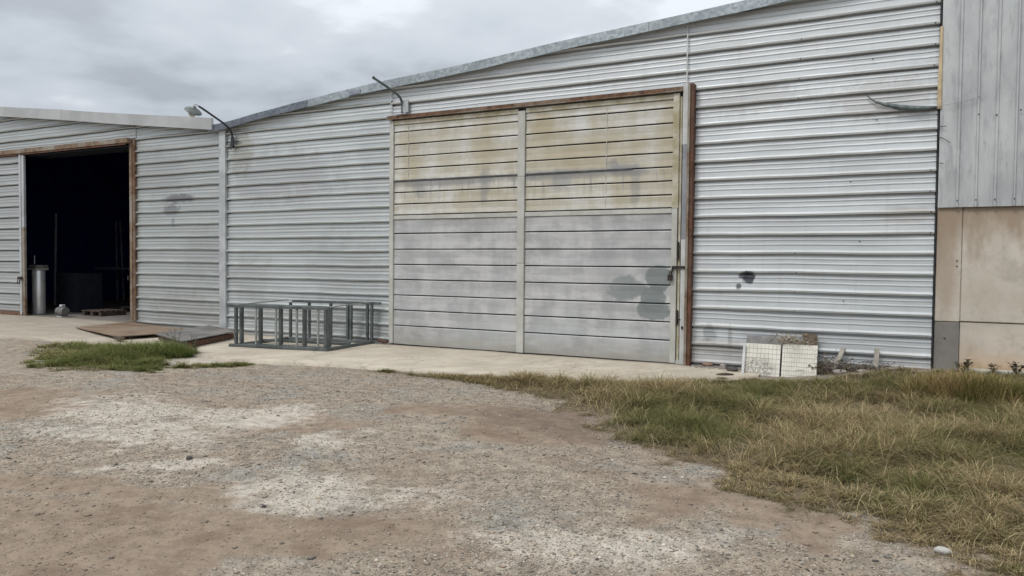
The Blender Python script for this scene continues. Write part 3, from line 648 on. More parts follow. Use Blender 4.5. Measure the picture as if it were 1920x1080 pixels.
# frame round the gate
MB().box((-8.16, -.10, 4.100), (-2.77, -.02, 4.158)).build('gate_track', M['rust'], shed)
MB().box((-8.15, -.125, 4.086), (-2.77, -.075, 4.098)).build('track_lip', M['rust_pale'], shed)
b = MB()
for k in range(26):
    xx = -7.9 + k * .2; b.box((xx, -.055, 4.158), (xx + .03, -.03, 4.172))
o = b.build('track_cleats', M['galv'], shed); o['kind'] = 'stuff'
MB().box((-2.772, -.10, 3.30), (-2.690, -.03, 4.19)).build('jamb_strip', M['galv_pale'], shed)
MB().box((-2.768, -.095, 1.9), (-2.700, -.03, 3.298)).build('jamb_strip', M['track_grey'], shed)
MB().box((-2.770, -.095, .03), (-2.705, -.03, 1.898)).build('jamb_strip', M['galv_pale'], shed)
b = MB().box((-2.688, -.155, .0), (-2.655, .0, 4.19)); b.build('jamb_angle', M['rust_pale'], shed, bev=.003)
b = MB().box((-2.652, -.135, .0), (-2.603, -.001, 4.18)); b.build('jamb_post', M['rust_dark'], shed, bev=.003)
# lock, hasp, hinge parts
b = MB().box((-2.90, -.115, 1.46), (-2.70, -.089, 1.50)); b.tube([(-2.88, -.11, 1.47), (-2.895, -.12, 1.42), (-2.91, -.12, 1.38)], .014, 6); b.build('hasp', M['iron'], gate)
b = MB().tube([(-2.93, -.115, 1.37), (-2.935, -.12, 1.41), (-2.915, -.12, 1.43), (-2.895, -.12, 1.41), (-2.90, -.115, 1.37)], .008, 6); b.box((-2.955, -.14, 1.28), (-2.885, -.095, 1.37)); b.build('padlock', M['iron'], gate, bev=.004)
MB().box((-2.83, -.10, 1.60), (-2.80, -.063, 1.86)).build('bolt_bar', M['iron'], gate, bev=.005)
b = MB().box((-2.83, -.10, .62), (-2.80, -.063, .84)); b.box((-2.80, -.10, .69), (-2.76, -.064, .71)); b.build('lower_bolt', M['iron'], gate, bev=.004)
MB().box((-2.745, -.112, .56), (-2.72, -.097, .60)).build('bracket', M['iron'], shed)

# ------------------------------------------------------------------ left shed
lshed = empty('warehouse', 'shorter grey corrugated shed whose doorway stands open on a black interior, at the left', 'warehouse')
bank(-15.16, -12.475, -.05, 5.0, M['sheet_left'], lshed, roofL, .372, 111, wallbase, .2735)
bank(-26.0, -15.16, 4.26, 6.0, M['sheet_left'], lshed, roofL, .372, 131, None, .2735, splits=(-19.6,))
bank(-26.0, -20.6, -.05, 4.26, M['sheet_left'], lshed, roofL, .372, 151, wallbase, .2735)
segL = [-25.5, -21.3, -17.62, -15.55, -12.56]
for i in range(len(segL) - 1):
    strip_along(roofL, list(np.linspace(segL[i], segL[i + 1] - .004, 4)), lambda x: .22 - .015 * float(vnoise(x * 2, 1, 2)), lambda x: -.03, -.17 - .004 * (i % 2), -.12, 'fascia', M['fascia_left'], lshed)
roof_slab(roofL, [-30, -24.6, -20.45, -17.9, -15.35, -12.7], -.12, 15, lshed, .05)
MB().box((-26, -.118, roofL(-15.3) + .1), (-12.75, -.02, roofL(-15.3) + .1)) if False else None
inn = MB()
for (a, c) in ((-26.0, -24.6), (-24.6, -20.45), (-20.45, -17.9), (-17.9, -15.35), (-15.35, -12.36)):
    inn.hexa([(a, 14.9, -.02), (c, 14.9, -.02), (c, 15, -.02), (a, 15, -.02), (a, 14.9, roofL(a) + .03), (c, 14.9, roofL(c) + .03), (c, 15, roofL(c) + .03), (a, 15, roofL(a) + .03)])
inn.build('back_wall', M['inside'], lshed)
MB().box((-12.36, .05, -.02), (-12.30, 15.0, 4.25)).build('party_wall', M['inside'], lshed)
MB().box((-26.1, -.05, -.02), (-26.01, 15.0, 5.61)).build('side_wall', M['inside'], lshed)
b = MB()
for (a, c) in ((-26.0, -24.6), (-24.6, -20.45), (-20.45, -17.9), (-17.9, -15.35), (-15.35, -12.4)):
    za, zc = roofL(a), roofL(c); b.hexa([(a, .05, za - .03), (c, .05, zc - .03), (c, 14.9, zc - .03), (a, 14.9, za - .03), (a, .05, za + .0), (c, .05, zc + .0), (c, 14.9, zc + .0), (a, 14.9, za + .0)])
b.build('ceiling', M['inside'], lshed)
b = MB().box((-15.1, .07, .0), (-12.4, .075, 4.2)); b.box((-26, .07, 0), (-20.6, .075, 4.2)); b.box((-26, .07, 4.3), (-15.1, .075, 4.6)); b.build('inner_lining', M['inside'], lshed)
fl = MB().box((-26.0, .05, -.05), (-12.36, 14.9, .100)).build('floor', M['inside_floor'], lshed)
# door frame
MB().box((-15.312, -.07, .095), (-15.232, .06, 4.215)).build('door_jamb', M['rust_pale'], lshed, bev=.004)
MB().box((-15.228, -.055, .095), (-15.148, -.001, 4.262)).build('door_post', M['rust'], lshed, bev=.004)
MB().box((-22.0, -.175, 4.150), (-15.232, -.02, 4.250)).build('door_track', M['rust_pale'], lshed)
MB().box((-22.0, -.16, 4.105), (-15.320, -.14, 4.147)).build('track_lip', M['rust_dark'], lshed)
MB().box((-19.4, .08, 4.11), (-15.39, .6, 4.135)).build('lintel_board', M['dim'], lshed)
# sliding door leaf
leaf = MB().box((-21.7, -.090, .13), (-19.46, -.082, 4.10)).build('sliding_door', M['dim'], lshed)
leaf['label'] = 'sliding corrugated door leaf pushed open to the left'
for (a, b_) in ((.20, 1.19), (1.19, 2.284), (2.284, 3.378), (3.378, 4.10)):
    sheet(-21.7, -19.60, a, b_, M['sheet_door'], leaf, None, None, -.10, .2735, .36, 300 + int(a * 9), name='door_sheet')
MB().box((-19.62, -.165, .13), (-19.54, -.092, 4.10)).build('stile', M['galv'], leaf, bev=.004)
MB().box((-19.536, -.15, .08), (-19.44, -.092, 2.3)).build('stile', M['rust_pale'], leaf, bev=.004)
MB().box((-19.536, -.15, 2.304), (-19.44, -.092, 4.09)).build('stile', M['galv'], leaf, bev=.004)
MB().box((-21.7, -.16, .075), (-19.54, -.092, .19)).build('bottom_rail', M['rust'], leaf)
b = MB().box((-19.66, -.20, 1.02), (-19.50, -.168, 1.08)); b.tube([(-19.62, -.2, 1.05), (-19.64, -.21, .93), (-19.56, -.21, .9), (-19.55, -.2, 1.02)], .013, 6); b.build('hasp', M['iron'], leaf)
leaf.location.x = .24
MB().box((-15.345, -.11, 1.06), (-15.314, -.06, 1.16)).build('catch', M['iron'], lshed)

# ------------------------------------------------------------------ right building
rb = empty('factory_building', 'taller building at right with upright metal cladding over stained concrete panels', 'building')
def upright_sheet(x0, x1, z0, z1, y, parent, ribs, seed):
    prof = [(x0, 0)]
    for rx, w, d in ribs:
        if rx - w < x0 or rx + w > x1: continue
        prof += [(rx - w, 0.), (rx - w + .010, d), (rx + w - .010, d), (rx + w, 0.)]
    prof.append((x1, 0)); nz = 22; V = []; F = []; k = len(prof)
    for j in range(nz + 1):
        zz = z0 + (z1 - z0) * j / nz
        for (xx, d) in prof:
            w = (float(vnoise(xx * 3, zz * 1.6, seed)) - .5) * .012; V.append((xx, y - d + w, zz))
    for j in range(nz):
        for i in range(k - 1): a = j * k + i; F.append((a, a + 1, a + k + 1, a + k))
    me = bpy.data.meshes.new('cladding_sheet'); me.from_pydata(V, [], F); me.update(); return link('cladding_sheet', me, M['clad'], parent)
ribs = []
rx = .752
for k in range(24): ribs.append((rx, .018 if k % 2 else .022, .022 if k % 2 == 0 else .030)); rx += .203
for a, c in ((.540, 1.45), (1.452, 2.6), (2.602, 3.8), (3.802, 5.2)):
    upright_sheet(a, c, 2.285, 7.5, -.035 - (.002 if a > 1.4 and a < 2 else 0), rb, ribs, 400 + int(a * 10))
MB().box((.540, .0, .815), (.822, .3, 2.30)).build('concrete_pillar', M['conc_up'], rb, bev=.008)
MB().box((.826, .006, .822), (3.4, .25, 2.30)).build('concrete_panel', M['conc_up'], rb, bev=.010)
MB().box((3.404, .006, .822), (6.2, .25, 2.30)).build('concrete_panel', M['conc_up'], rb, bev=.010)
MB().box((.540, .0, .0), (.822, .3, .808)).build('pillar_base', M['conc_grey'], rb, bev=.006)
MB().box((.826, .020, .0), (6.2, .3, .812)).build('footing_panel', M['conc_low'], rb, bev=.006)
MB().box((.86, -.16, .08), (6.2, .018, .232)).build('ledge', M['conc_ledge'], rb, bev=.012)
MB().box((.56, .3, .0), (6.2, 14, 7.5)).build('building_core', M['conc_grey'], rb)
b = MB()
for rx_, _, _ in ribs[:12]:
    for zz in (2.37,): b.lathe([(.010, 0), (.010, .004), (.005, .008)], 6, (rx_, -.066, zz), Matrix.Rotation(math.radians(90), 3, 'X'))
for (xx, zz) in ((.96, 3.44), (1.15, 3.42), (1.4, 3.46)): b.lathe([(.011, 0), (.011, .004), (.005, .008)], 6, (xx, -.066, zz), Matrix.Rotation(math.radians(90), 3, 'X'))
for zz in (1.53, 1.60): b.lathe([(.010, 0), (.010, .004), (.005, .008)], 6, (.775, -.002, zz), Matrix.Rotation(math.radians(90), 3, 'X'))
b.lathe([(.013, 0), (.013, .004), (.005, .008)], 6, (.66, -.002, .60), Matrix.Rotation(math.radians(90), 3, 'X'))
o = b.build('bolt_heads', M['screw'], rb); o['kind'] = 'stuff'
b = MB().hexa([(.50, -.052, 3.55), (.545, -.065, 3.55), (.56, -.04, 3.55), (.535, -.037, 3.55), (.515, -.052, 4.60), (.542, -.060, 4.60), (.55, -.04, 4.60), (.535, -.037, 4.60)])
o = b.build('packing_strip', M['foam']); tag(o, 'yellowed strip of packing stuck in the gap beside the tall cladding', 'packing strip')
# loose cable
o = MB().tube([(-.32, -.045, 3.80), (-.22, -.05, 3.71), (-.10, -.055, 3.66), (.08, -.06, 3.605), (.25, -.065, 3.575), (.40, -.066, 3.567), (.50, -.068, 3.572)], [.006, .012, .024, .034, .036, .030, .016], 8).build('rubber_hose', M['pipe'], smooth=True)
tag(o, 'dark sagging hose end poking from the corrugated wall near its right edge', 'hose')
o = MB().tube([(.50, -.07, 3.58), (.62, -.085, 3.59), (.76, -.085, 3.61), (.90, -.08, 3.64), (1.02, -.076, 3.70)], .0035, 5).build('loose_wire', M['faint']); tag(o, 'thin pale wire trailing across the upright cladding from the hose', 'wire')
for zz, ln, dz, lb in ((3.20, .14, -.10, 'short wire end curling down out of the gap below the hose'), (3.32, .09, .0, 'short straight wire stub at the gap just below the hose'), (2.86, .07, -.02, 'lowest wire stub poking from the gap beside the cladding')):
    o = MB().tube([(.52, -.05, zz), (.52 + ln * .5, -.075, zz + dz * .4), (.52 + ln, -.08, zz + dz)], .0045, 5).build('loose_wire', M['wire']); tag(o, lb, 'wire')

# ------------------------------------------------------------------ lamp arms
def lamp_arm(x, pts, r, label, seed):
    root = empty('lamp_arm', label, 'wall lamp', None); return root
la = lamp_arm(0, 0, 0, 'dark curved pipe arm with an enamel lamp shade and bulb, above the corner trim', 0)
b = MB().tube([(-12.09, -.05, 3.92), (-12.09, -.055, 4.06), (-12.09, -.085, 4.16), (-12.09, -.16, 4.235), (-12.09, -.30, 4.315), (-12.09, -.55, 4.41), (-12.09, -.80, 4.505), (-12.09, -.88, 4.53)], .021, 8); b.build('pipe', M['pipe_dark'], la, True)
b = MB().tube([(-12.09, -.88, 4.53), (-12.09, -.96, 4.56), (-12.09, -1.0, 4.545), (-12.09, -1.0, 4.50)], .010, 6); b.build('neck', M['galv_pale'], la, True)
b = MB().box((-12.28, -.06, 3.955), (-11.92, -.038, 3.975)); b.box((-12.12, -.075, 3.84), (-12.06, -.04, 4.06)); b.tube([(-12.12, -.06, 3.96), (-12.14, -.09, 3.86), (-12.09, -.10, 3.80), (-12.05, -.08, 3.88), (-12.06, -.06, 3.98)], .007, 6); b.build('bracket', M['pipe_dark'], la)
T = Matrix.Rotation(math.radians(-24), 3, 'Y') @ Matrix.Rotation(math.radians(10), 3, 'X'); T = Matrix.Rotation(math.radians(36), 3, 'Y') @ Matrix.Rotation(math.radians(8), 3, 'X')
b = MB().lathe([(.165, -.02), (.160, -.012), (.12, .018), (.06, .045), (.03, .06), (.028, .09)], 24, (-12.10, -1.0, 4.43), T); b.lathe([(.158, -.021), (.118, .008), (.05, .03)], 24, (-12.10, -1.0, 4.43), T); b.build('lamp_shade', M['shade'], la, True)
b = MB().lathe([(.035, .02), (.060, -.02), (.072, -.06), (.070, -.09), (.045, -.12), (.01, -.13)], 16, (-12.11, -1.0, 4.43), T); b.build('bulb', M['bulb'], la, True)
lb_ = lamp_arm(0, 0, 0, 'bare curved pipe arm without a lamp, fixed above the left end of the big gate', 0)
b = MB().tube([(-7.85, -.055, 4.15), (-7.85, -.055, 4.30), (-7.85, -.075, 4.40), (-7.85, -.12, 4.46), (-7.85, -.22, 4.50), (-7.85, -.45, 4.555), (-7.85, -.88, 4.635)], .022, 8); b.build('pipe', M['pipe'], lb_, True)
MB().tube([(-7.85, -.882, 4.6355), (-7.85, -.90, 4.639)], .026, 8).build('pipe_collar', M['pipe_dark'], lb_)
b = MB().box((-7.83, -.07, 4.20), (-7.72, -.04, 4.42)); b.box((-7.95, -.13, 4.162), (-7.72, -.10, 4.176)); b.build('bracket', M['galv'], lb_)

# ------------------------------------------------------------------ steel frame stack
rack = empty('steel_frame', 'grey green welded steel frame with upright posts standing on the concrete before the wall', 'steel frame')
FL = Vector((-10.12, -1.80, 0)); FR = Vector((-8.32, -1.50, 0)); RR = Vector((-8.45, -.14, 0)); RL = Vector((-10.22, -.42, 0)); zb = .05
def beam(p, q, w=.055, h=.05, mt='steel_green', nm='rail'): MB().bar(p, q, w, h).build(nm, M[mt], rack, bev=.004)
up = lambda v, z_: Vector((v.x, v.y, z_))
TOP = .735
dl = (FR - FL).normalized(); back = (RR - FR).normalized()
def lerp(a, b, t): return a + (b - a) * t
beam(up(FL - dl * .12, zb), up(FR + dl * .02, zb)); beam(up(FL - dl * .16, TOP), up(FR + dl * .03, TOP))
F2L, F2R = FL + back * .16, FR + back * .16
beam(up(F2L - dl * .05, zb), up(F2R, zb)); beam(up(F2L - dl * .05, TOP + .005), up(F2R, TOP + .005))
beam(up(RL, zb), up(RR + dl * .05, zb)); beam(up(RL + dl * .1, TOP + .03), up(RR + dl * .18, TOP + .03))
beam(up(FR + back * .04, zb + .001), up(RR, zb + .001), .04); beam(up(FL + back * .04, zb + .001), up(RL, zb + .001), .04)
beam(up(FR + back * .04, TOP + .02), up(RR, TOP + .05), .022, .02, 'steel_pale'); beam(up(FL + back * .04, TOP + .02), up(RL, TOP + .05), .022, .02, 'steel_pale')
for t in (.235, .455, .68, .905): 
    p = lerp(FL, FR, t); beam(up(p, zb + .03), up(p, TOP - .026), .030, .035, 'steel_pale', 'upright')
for t in (.012, .985): p = lerp(FL, FR, t); beam(up(p, zb + .03), up(p, TOP - .026), .052, .05, 'steel_green', 'upright')
for t in (.0, .215, .44, .70, .96): p = lerp(F2L, F2R, t) ; beam(up(p, zb + .03), up(p, TOP - .02), .062, .055, 'steel_green', 'upright')
for t in (.03, .26, .52, .72, .76, .95, 1.0): p = lerp(RL, RR, t); beam(up(p, zb + .03), up(p, TOP + .005), .052, .045, 'steel_green', 'upright')
beam(up(lerp(FR, RR, .5), zb + .026), up(lerp(FL, RL, .5), zb + .026), .04)
o = MB().tube([(-8.32, -.12, .10), (-8.20, -.10, .06), (-8.13, -.10, .07)], .03, 6).build('pipe_offcut', M['rust_dark']); tag(o, 'short rusty pipe offcut lying between the steel frame and the gate post', 'pipe')

# ------------------------------------------------------------------ plates on the ground
def slab_poly(pts, z0, z1, name, mat, label=None, cat=None, parent=None, tilt=None):
    n = len(pts); b = MB(); tl = tilt or (lambda i: 0)
    b.v = [(p[0], p[1], z0 + tl(i)) for i, p in enumerate(pts)] + [(p[0], p[1], z1 + tl(i)) for i, p in enumerate(pts)]
    b.f = [tuple(reversed(range(n))), tuple(range(n, 2 * n))] + [(i, (i + 1) % n, n + (i + 1) % n, n + i) for i in range(n)]
    o = b.build(name, mat, parent)
    if label: tag(o, label, cat)
    return o
slab_poly([(-14.98, -1.55), (-12.68, -2.22), (-12.55, -1.45), (-12.95, -.50), (-15.25, -.16)], .100, .118, 'rusty_plate', M['plate_brown'], 'rusty brown sheet laid on the concrete by the open doorway', 'metal plate', tilt=lambda i: [.004, -.012, -.012, -.01, .004][i])
bp = empty('board_ramp', 'dark grey board raised on timber, lying between the doorway and the steel frame', 'board')
slab_poly([(-12.02, -1.93), (-10.52, -2.56), (-11.18, -.80), (-12.70, -.12)], .148, .166, 'board', M['plate_grey'], parent=bp)
MB().hexa([(-12.0, -1.88, .045), (-10.545, -2.49, .03), (-10.56, -2.42, .03), (-12.0, -1.80, .045), (-12.0, -1.88, .147), (-10.545, -2.49, .147), (-10.56, -2.42, .147), (-12.0, -1.80, .147)]).build('timber', M['lead'], bp)
MB().hexa([(-10.60, -2.46, .03), (-10.555, -2.45, .03), (-11.20, -.84, .04), (-11.25, -.86, .04), (-10.60, -2.46, .125), (-10.555, -2.45, .125), (-11.20, -.84, .125), (-11.25, -.86, .125)]).build('timber', M['rust_dark'], bp)
MB().hexa([(-11.7, -.62, .045), (-11.62, -.58, .045), (-11.3, -1.4, .045), (-11.4, -1.45, .045), (-11.7, -.62, .147), (-11.62, -.58, .147), (-11.3, -1.4, .147), (-11.4, -1.45, .147)]).build('timber', M['lead'], bp)
o = MB().hexa([(-12.72, -2.28, .06), (-12.40, -2.36, .05), (-12.38, -2.28, .05), (-12.70, -2.20, .06), (-12.72, -2.28, .11), (-12.40, -2.36, .10), (-12.38, -2.28, .10), (-12.70, -2.20, .11)]).build('timber_offcut', M['lead']); tag(o, 'dark timber offcut wedged under the corner of the rusty sheet', 'timber')

# ------------------------------------------------------------------ inside the left shed
tk = empty('storage_cylinder', 'tall pale metal cylinder with a boxed top just inside the open doorway', 'cylinder')
cx, cy = -19.55, .40
MB().lathe([(.145, .10), (.150, .12), (.150, 1.22), (.145, 1.24)], 28, (cx, cy, 0)).build('body', M['stainless'], tk, True)
MB().box((cx - .20, cy - .16, 1.245), (cx + .17, cy + .16, 1.28)).build('cap', M['stainless'], tk, bev=.006)
MB().box((cx - .18, cy - .15, 1.29), (cx + .165, cy + .15, 1.37)).build('cap', M['pumpgrey'], tk, bev=.006)
MB().tube([(cx - .17, cy, 1.40), (cx - .17, cy, 1.62)], .012, 6).build('spout', M['galv'], tk)
dk = MB().box((-20.3, 1.3, .10), (-19.35, 2.0, 1.15)).build('cabinet', M['dim']); tag(dk, 'dark cabinet behind the pale cylinder in the open shed', 'cabinet')
mo = empty('pump', 'small grey pump on the floor beside the pale cylinder', 'pump')
b = MB().lathe([(.10, -.14), (.11, -.13), (.11, .13), (.10, .14)], 16, (-18.12, .12, .24), Matrix.Rotation(math.radians(90), 3, 'Y')); b.build('housing', M['pumpgrey'], mo)
MB().box((-18.2, .02, .10), (-18.0, .22, .13)).build('foot', M['galv'], mo); MB().box((-18.15, .06, .35), (-18.05, .16, .41)).build('junction_box', M['galv'], mo, bev=.01)
def pallet(x0, x1, y0, y1, label):
    r = empty('pallet', label, 'pallet', 'pallets inside the open shed')
    for k in range(5):
        t = k / 5; MB().box((x0, y0 + (y1 - y0) * t, .21), (x1, y0 + (y1 - y0) * (t + .15), .235)).build('deck_board', M['lead'], r)
    for k in range(3):
        xx = x0 + (x1 - x0) * (.02 + .44 * k); MB().box((xx, y0 + .01, .10), (xx + .1, y1 - .05, .209)).build('bearer', M['lead'], r)
pallet(-18.35, -17.6, .75, 1.5, 'small timber pallet just behind the pump in the open shed'); pallet(-18.9, -16.4, 2.2, 3.2, 'long timber pallet at the right of the open shed floor')
tb = empty('work_table', 'dim long work table deep inside the open shed', 'table')
MB().box((-24.2, 5.0, 1.20), (-20.2, 5.7, 1.27)).build('table_top', M['faint'], tb)
for xx in (-24.1, -22.2, -20.3): MB().box((xx, 5.05, .10), (xx + .07, 5.12, 1.198)).build('leg', M['dim'], tb)
for (xx, yy, tilt_, lb2) in ((-24.3, 5.9, .05, 'left of the two dim upright poles inside the open shed'), (-23.95, 5.9, .18, 'right, slightly leaning one of the two dim poles inside the open shed'), (-22.5, 2.6, -.1, 'dim pole rising behind the pale cylinder inside the open shed')):
    o = MB().tube([(xx, yy, .10), (xx - tilt_, yy, 2.9)], .035, 8).build('pole', M['faint']); tag(o, lb2, 'pole')

# ------------------------------------------------------------------ cream boards leaning on the right wall
def leaning_panel(x0, x1, zt, yb, yt, label, holes=True, mat=None, zb=-.03, th=.03, rows_=7, cols=8, name='perforated_panel'):
    r = empty(name, label, 'panel')
    def P(u, v, d): return (x0 + (x1 - x0) * u, yb + (yt - yb) * v - d, zb + (zt - zb) * v)
    b = MB(); b.hexa([P(0, 0, 0), P(1, 0, 0), P(1, 0, -th), P(0, 0, -th), P(0, 1, 0), P(1, 1, 0), P(1, 1, -th), P(0, 1, -th)]); b.build('backing', mat, r)
    if holes:
        k = MB()
        for j in range(rows_):
            for i in range(cols):
                u0, u1 = (i + .035) / cols, (i + .965) / cols; v0, v1 = (j + .04) / rows_, (j + .96) / rows_
                jx = random.uniform(-.003, .003)
                k.hexa([P(u0, v0, .001), P(u1, v0, .001), P(u1, v0, -.001), P(u0, v0, -.001), P(u0, v1, .001), P(u1, v1, .001), P(u1, v1, -.001), P(u0, v1, -.001)])
                for q in range(8): k.v[-8 + q] = (k.v[-8 + q][0], k.v[-8 + q][1] - (.006 + jx if q in (0, 1, 4, 5) else 0.004), k.v[-8 + q][2])
        o = k.build('facing', M['cream'], r)
    return r
def cream_mat():
    t = NT('cream tile face', .7, 0, .3); c = t.mix(t.ramp(t.noise(5, 5, .6), .35, .65), (.60, .575, .50), (.72, .695, .62))
    c = t.mix(t.math('MULTIPLY', t.ramp(t.noise(40, 4, .75), .56, .70), .55), c, (.22, .2, .16))
    c = t.mix(t.math('MULTIPLY', t.math('MULTIPLY', t.spot(-1.62, .08, .24, .16, .2, .4, 7), t.ramp(t.noise(70, 3, .7), .44, .56)), .85), c, (.16, .15, .14)); t.set('Base Color', c); t.bump(t.noise(30, 3), .2, .005); return t.m
M['cream'] = cream_mat(); M['cream_dark'] = simple('grimy cream edge', (.47, .45, .39), .8)
M['tin'] = simple('brown rusted tin', (.13, .095, .065), .85, 0, .35, 14)
M['grey_sheet'] = simple('grey fibre sheet', (.20, .195, .19), .8, 0, .25, 9, .2)
leaning_panel(-1.770, -1.305, .425, -.44, -.30, 'cream board gridded with small tiles, speckled at its foot, left of the leaning pair', True, M['cream_dark'], rows_=7, cols=9)
leaning_panel(-1.282, -.835, .440, -.44, -.30, 'cream board gridded with small tiles, the clean right one of the leaning pair', True, M['cream_dark'], rows_=8, cols=14)
o = leaning_panel(-1.79, -1.28, .52, -.34, -.14, 'dull grey sheet showing above and behind the left cream board', False, M['grey_sheet'], name='fibre_sheet')
o = leaning_panel(-1.80, -1.765, .42, -.50, -.36, 'narrow pale edge strip leaning at the left side of the speckled cream board', False, M['galv_pale'], th=.012, name='edge_strip')
o = MB().hexa([(-1.05, -.20, .0), (-.86, -.18, .0), (-.86, -.15, .0), (-1.05, -.17, .0), (-1.05, -.10, .585), (-.86, -.09, .57), (-.86, -.06, .57), (-1.05, -.07, .585)]).build('rusty_tin', M['tin']); tag(o, 'small rusty brown tin sheet sticking up behind the right cream board', 'tin sheet')
# sticks
st = MB().bar((-.63, -.30, .10), (-.53, -.06, .40), .06, .025).build('wooden_stake', M['wood']); tag(st, 'short leaning grey stake nearer the cream boards', 'stake')
st = MB().bar((-.13, -.24, .10), (-.12, -.06, .42), .06, .025).build('wooden_stake', M['wood']); tag(st, 'short upright grey stake farther from the cream boards, at the edge of the tall grass', 'stake')
# twigs on top of the panels, brush pile
def twig_pile(name, n, c, s, label, cat, colr_, zr, r=.004, kind='stuff'):
    b = MB()
    for i in range(n):
        p = Vector((c[0] + random.gauss(0, s[0]), c[1] + random.gauss(0, s[1]), c[2] + abs(random.gauss(0, s[2])))); a = random.uniform(0, 6.28); l = random.uniform(.04, .16)
        q = p + Vector((math.cos(a) * l, math.sin(a) * l * .4, random.uniform(-.3, 1) * l * zr)); mid = (p + q) / 2 + Vector((0, 0, random.uniform(-.02, .03))); b.tube([p, mid, q], [r, r, r * .5], 4, False)
        if random.random() < .6:
            w = Vector((random.uniform(-.02, .02), random.uniform(-.02, .02), .012)); k = len(b.v); b.v += [tuple(q), tuple(q + w), tuple(q + w + Vector((.018, .004, .01))), tuple(q + Vector((.02, -.01, -.004)))]; b.f.append((k, k + 1, k + 2, k + 3))
    o = b.build(name, colr_); tag(o, label, cat, kind=kind); return o
M['twig'] = simple('dead twigs', (.10, .08, .06), .9, 0, .5, 20, 0); M['twig_pale'] = simple('dry straw twigs', (.30, .26, .20), .9, 0, .4, 20, 0)
twig_pile('brush_pile', 120, (-1.17, -.26, .44), (.11, .05, .04), 'tangle of dry twigs lying along the top of the cream boards', 'twigs', M['twig_pale'], .6)
twig_pile('brush_pile', 420, (-.38, -.24, .09), (.24, .10, .055), 'dark heap of dead twigs and leaves between the two grey stakes', 'twigs', M['twig'], .5)
twig_pile('brush_pile', 160, (-.74, -.32, .06), (.09, .10, .09), 'dark dead twigs at the right foot of the cream boards', 'twigs', M['twig'], .8)

# ------------------------------------------------------------------ rocks and rubble
def rock(name, c, s, mat, label, cat, seed, rot=0):
    r = random.Random(seed); bm = bmesh.new(); bmesh.ops.create_icosphere(bm, subdivisions=2, radius=1)
    for v in bm.verts:
        k = 1 + r.uniform(-.14, .14); v.co = Vector((v.co.x * s[0] * k, v.co.y * s[1] * k, v.co.z * s[2] * k))
    me = bpy.data.meshes.new(name); bm.to_mesh(me); bm.free(); me.shade_smooth() if 'pale' in label else None
    o = link(name, me, mat); o.location = c; o.rotation_euler.z = rot; tag(o, label, cat); return o
M['rock_pale'] = simple('pale stone', (.44, .43, .40), .85, 0, .12, 12); M['rock_dark'] = simple('dark stone', (.07, .065, .06), .85); M['brick'] = simple('broken brick', (.22, .14, .11), .9); M['rubble'] = simple('mortar rubble', (.30, .27, .24), .9)
def gz(x_, y_): return float(ground_z(np.array([x_]), np.array([y_]))[0])
rock('stone', (.285, -6.58, gz(.285, -6.58) + .018), (.040, .027, .020), M['rock_pale'], 'smooth pale stone lying in the dry grass at lower right', 'stone', 3)
rock('stone', (-4.66, -7.24, gz(-4.66, -7.24) + .010), (.025, .02, .018), M['rock_dark'], 'single dark angular stone on the pale dusty patch', 'stone', 5, .6)
rock('stone', (-3.35, -7.78, gz(-3.35, -7.78) + .006), (.016, .012, .010), M['rock_dark'], 'small dark stone on the brown dirt left of centre', 'stone', 8, .2)
rock('stone', (-.25, -4.98, gz(-.25, -4.98) + .07), (.04, .03, .02), M['rock_pale'], 'small pale stone caught in the grass right of centre', 'stone', 9)
rock('rubble_lump', (-1.95, -.35, .05), (.09, .06, .04), M['rock_dark'], 'dark lump on the concrete at the left foot of the speckled cream board', 'rubble', 12)
rock('rubble_lump', (-2.35, -.10, .06), (.08, .05, .035), M['brick'], 'broken brick bit at the wall foot nearest the gate post', 'rubble', 13)
rock('rubble_lump', (-2.12, -.12, .05), (.05, .05, .035), M['rubble'], 'grey mortar bit between the brick bit and the cream boards', 'rubble', 14)
rock('rubble_lump', (-1.95, -.80, .03), (.13, .06, .022), M['lead'], 'flat dark splinter on the edge of the concrete before the cream boards', 'rubble', 15, .7)
rock('rubble_lump', (-.55, -.42, .12), (.10, .06, .04), M['rubble'], 'pale rubble lump under the leaning grey stake', 'rubble', 16)
rock('rubble_lump', (-.28, -.36, .14), (.08, .05, .035), M['rubble'], 'pale rubble lump between the two grey stakes', 'rubble', 17)
# crumbled mortar along the wall foot
b = MB()
for k in range(240):
    xx = random.uniform(-2.6, -1.75); yy = -abs(random.gauss(0, .09)) - .03; s__ = random.uniform(.006, .022); zz = slab_z(xx) + .004
    b.box((xx, yy, float(zz) - .004), (xx + s__ * 1.6, yy + s__, float(zz) + s__ * .6))
o = b.build('mortar_crumbs', M['rubble']); tag(o, 'crumbled mortar along the wall foot right of the gate', 'rubble', kind='stuff')

